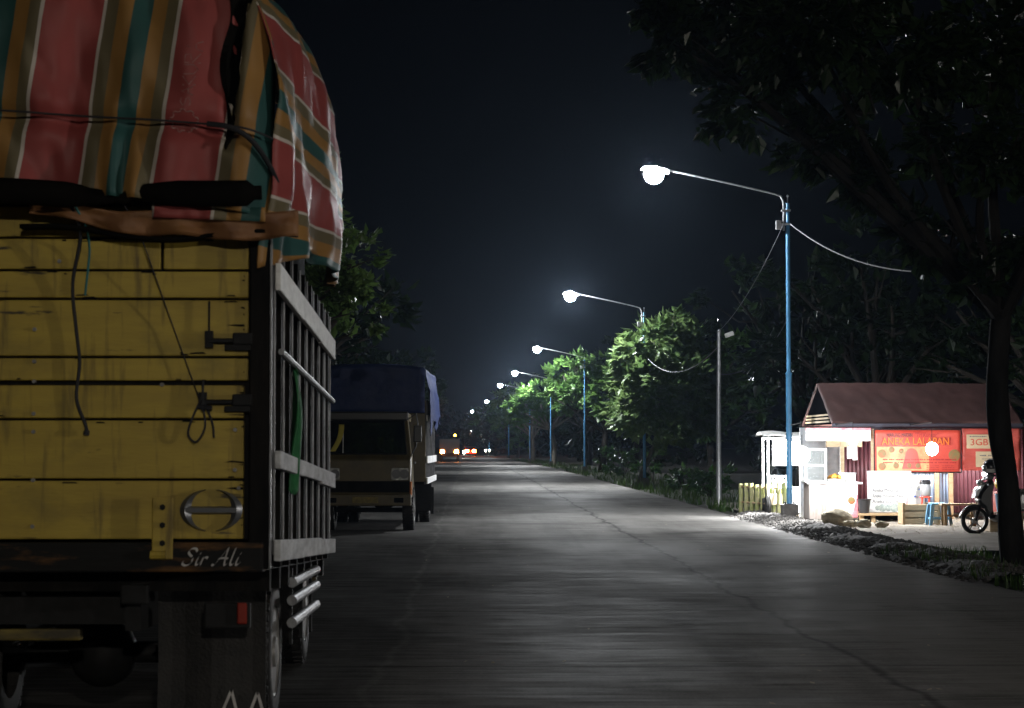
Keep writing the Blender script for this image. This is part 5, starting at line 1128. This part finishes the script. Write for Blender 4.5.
# ---- scooter, nose to the left
sc = thing('scooter', 'dark scooter with silver cowl parked before the stall, nose to the left', 'scooter', (W(975, 535, 35.8).x, 35.8, .05))
def bikewheel(x, r):
    wt = thing_part('wheel', sc)
    MB().lathe([(r * .74, -.03), (r * .86, -.05), (r * .97, -.035), (r, 0), (r * .97, .035), (r * .86, .05), (r * .74, .03)], (x, 0, r), 32, 'y', False).build('tyre', M['tyre'], wt, True)
    q = MB(); q.lathe([(r * .76, -.03), (r * .70, -.028), (r * .70, .028), (r * .76, .03)], (x, 0, r), 32, 'y', False); q.lathe([(.05, -.05), (.055, 0), (.05, .05)], (x, 0, r), 14, 'y')
    for k in range(5):
        a = k * 2 * math.pi / 5 + .3
        for d in (-.12, .12): q.tube([(x + .04 * math.cos(a + d), 0, r + .04 * math.sin(a + d)), (x + r * .72 * math.cos(a + d), 0, r + r * .72 * math.sin(a + d))], .010, 5)
    q.build('rim', M['rim'], wt)
rw = .245; bikewheel(0, rw); bikewheel(1.26, rw)
q = MB()
for s in (-1, 1): q.tube([(0, s * .075, rw), (.10, s * .07, .55)], .018, 8)
q.tube([(.10, 0, .52), (.27, 0, .98)], .03, 8); q.build('fork', M['dark_metal'], sc)
fd = MB().grid(lambda u, v: ((rw + .035) * math.cos(R(20 + 115 * u)) * -1 * -1 * math.cos(0) * (1) if False else -(rw + .035) * math.cos(R(10 + 115 * u)), (-.065 + .13 * v), rw + (rw + .035 - .03 * (2 * v - 1) ** 2) * math.sin(R(10 + 115 * u))), 14, 4); fd.build('front_fender', M['black_plastic'], sc, True, solid=.008)
# front shield and cowl in profile, rounded across
def shell(poly, hw_, name, m_, taper=.6):
    mb = MB(); n = len(poly); cxm = sum(p[0] for p in poly) / n; czm = sum(p[1] for p in poly) / n
    rings = [(-1, taper), (-.7, .93), (0, 1), (.7, .93), (1, taper)]
    vs = [(cxm + (x - cxm) * k, a * hw_, czm + (z - czm) * k) for a, k in rings for x, z in poly]
    fs = [(r * n + i, r * n + (i + 1) % n, (r + 1) * n + (i + 1) % n, (r + 1) * n + i) for r in range(4) for i in range(n)] + [tuple(range(n))[::-1], tuple(range(4 * n, 5 * n))]
    o = mb.add(vs, fs).build(name, m_, sc, True); return o
shell([(.02, .60), (.06, .74), (.20, .92), (.29, .98), (.32, .90), (.26, .62), (.30, .34), (.24, .30), (.16, .46), (.06, .54)], .21, 'front_shield', M['black_plastic'], .75)
shell([(-.04, .64), (.0, .78), (.12, .90), (.18, .92), (.06, .76), (.02, .64)], .15, 'front_cowl', M['silver_plastic'], .7)
shell([(.24, .28), (.28, .36), (.62, .36), (.66, .48), (.78, .50), (.80, .26), (.66, .22), (.34, .22)], .19, 'footboard', M['black_plastic'], .8)
shell([(.62, .40), (.68, .70), (.80, .74), (1.42, .82), (1.52, .80), (1.40, .62), (1.1, .50), (.85, .40)], .17, 'rear_body', M['silver_plastic'], .75)
shell([(.64, .72), (.72, .80), (1.1, .80), (1.2, .86), (1.48, .88), (1.44, .82), (.8, .73)], .15, 'seat', M['black_plastic'], .8)
hb = MB(); hb.tube(catmull([(.36, -.33, 1.0), (.29, -.2, 1.04), (.26, 0, 1.02), (.29, .2, 1.04), (.36, .33, 1.0)], 5), .014, 8)
for s in (-1, 1): hb.tube([(.36, s * .33, 1.0), (.38, s * .37, .995)], .02, 8); hb.tube([(.30, s * .19, 1.05), (.27, s * .27, 1.22)], .007, 5)
hb.build('handlebar', M['dark_metal'], sc)
for s in (-1, 1): MB().ball((.27, s * .28, 1.25), .06, 12, 8, (.35, 1.1, .75)).build('mirror', M['black_plastic'], sc, True)
MB().ball((.10, 0, .90), .085, 14, 10, (.7, 1.3, .8)).build('headlight', M['clear_lens'], sc, True)
shell([(.14, .95), (.18, 1.02), (.28, 1.07), (.34, 1.02), (.30, .95)], .13, 'handlebar_cover', M['black_plastic'], .7)
MB().tube(catmull([(.85, -.16, .2), (1.1, -.18, .26), (1.5, -.18, .36)], 4), [.03, .03, .03, .035, .05, .05, .055, .055, .05], 10).build('exhaust', M['dark_metal'], sc, True)
MB().tube([(.72, .1, .24), (.68, .26, .0)], .012, 6).build('side_stand', M['dark_metal'], sc)
hm = thing('helmet', 'black and white helmet hung over the handlebar of the scooter', 'helmet', (sc.location.x + .235, 35.62, 1.13))
MB().ball((0, 0, .10), .13, 18, 12, (1, 1, 1.05)).build('shell', M['black_plastic'], hm, True)
MB().lathe([(.134, -.012), (.139, .03), (.136, .05), (.128, .05), (.126, -.012), (.134, -.012)], (0, 0, .02), 20).build('rim_band', M['white_paint'], hm, True)
MB().grid(lambda u, v: (.14 * math.cos(R(130 + 100 * u)), .14 * math.sin(R(130 + 100 * u)) - .0, .04 + .09 * v), 10, 3).build('visor', M['silver_plastic'], hm, True, solid=.004)

# ------------------------------------------------------------------ haze
HAZE = .00012
if HAZE:
    hz = MB().box(-75, 75, -25, 470, -1.1, 16)
    m = bpy.data.materials.new('haze'); m.use_nodes = True; n, l = nodes(m); n.remove(n['Principled BSDF'])
    pv = n.new('ShaderNodeVolumePrincipled'); pv.inputs['Color'].default_value = (.55, .74, 1, 1); pv.inputs['Density'].default_value = HAZE; pv.inputs['Anisotropy'].default_value = .8
    l.new(pv.outputs[0], n['Material Output'].inputs['Volume'])
    o = hz.build('haze', m); o['kind'] = 'stuff'; o['label'] = 'thin night haze glowing round the lamps'
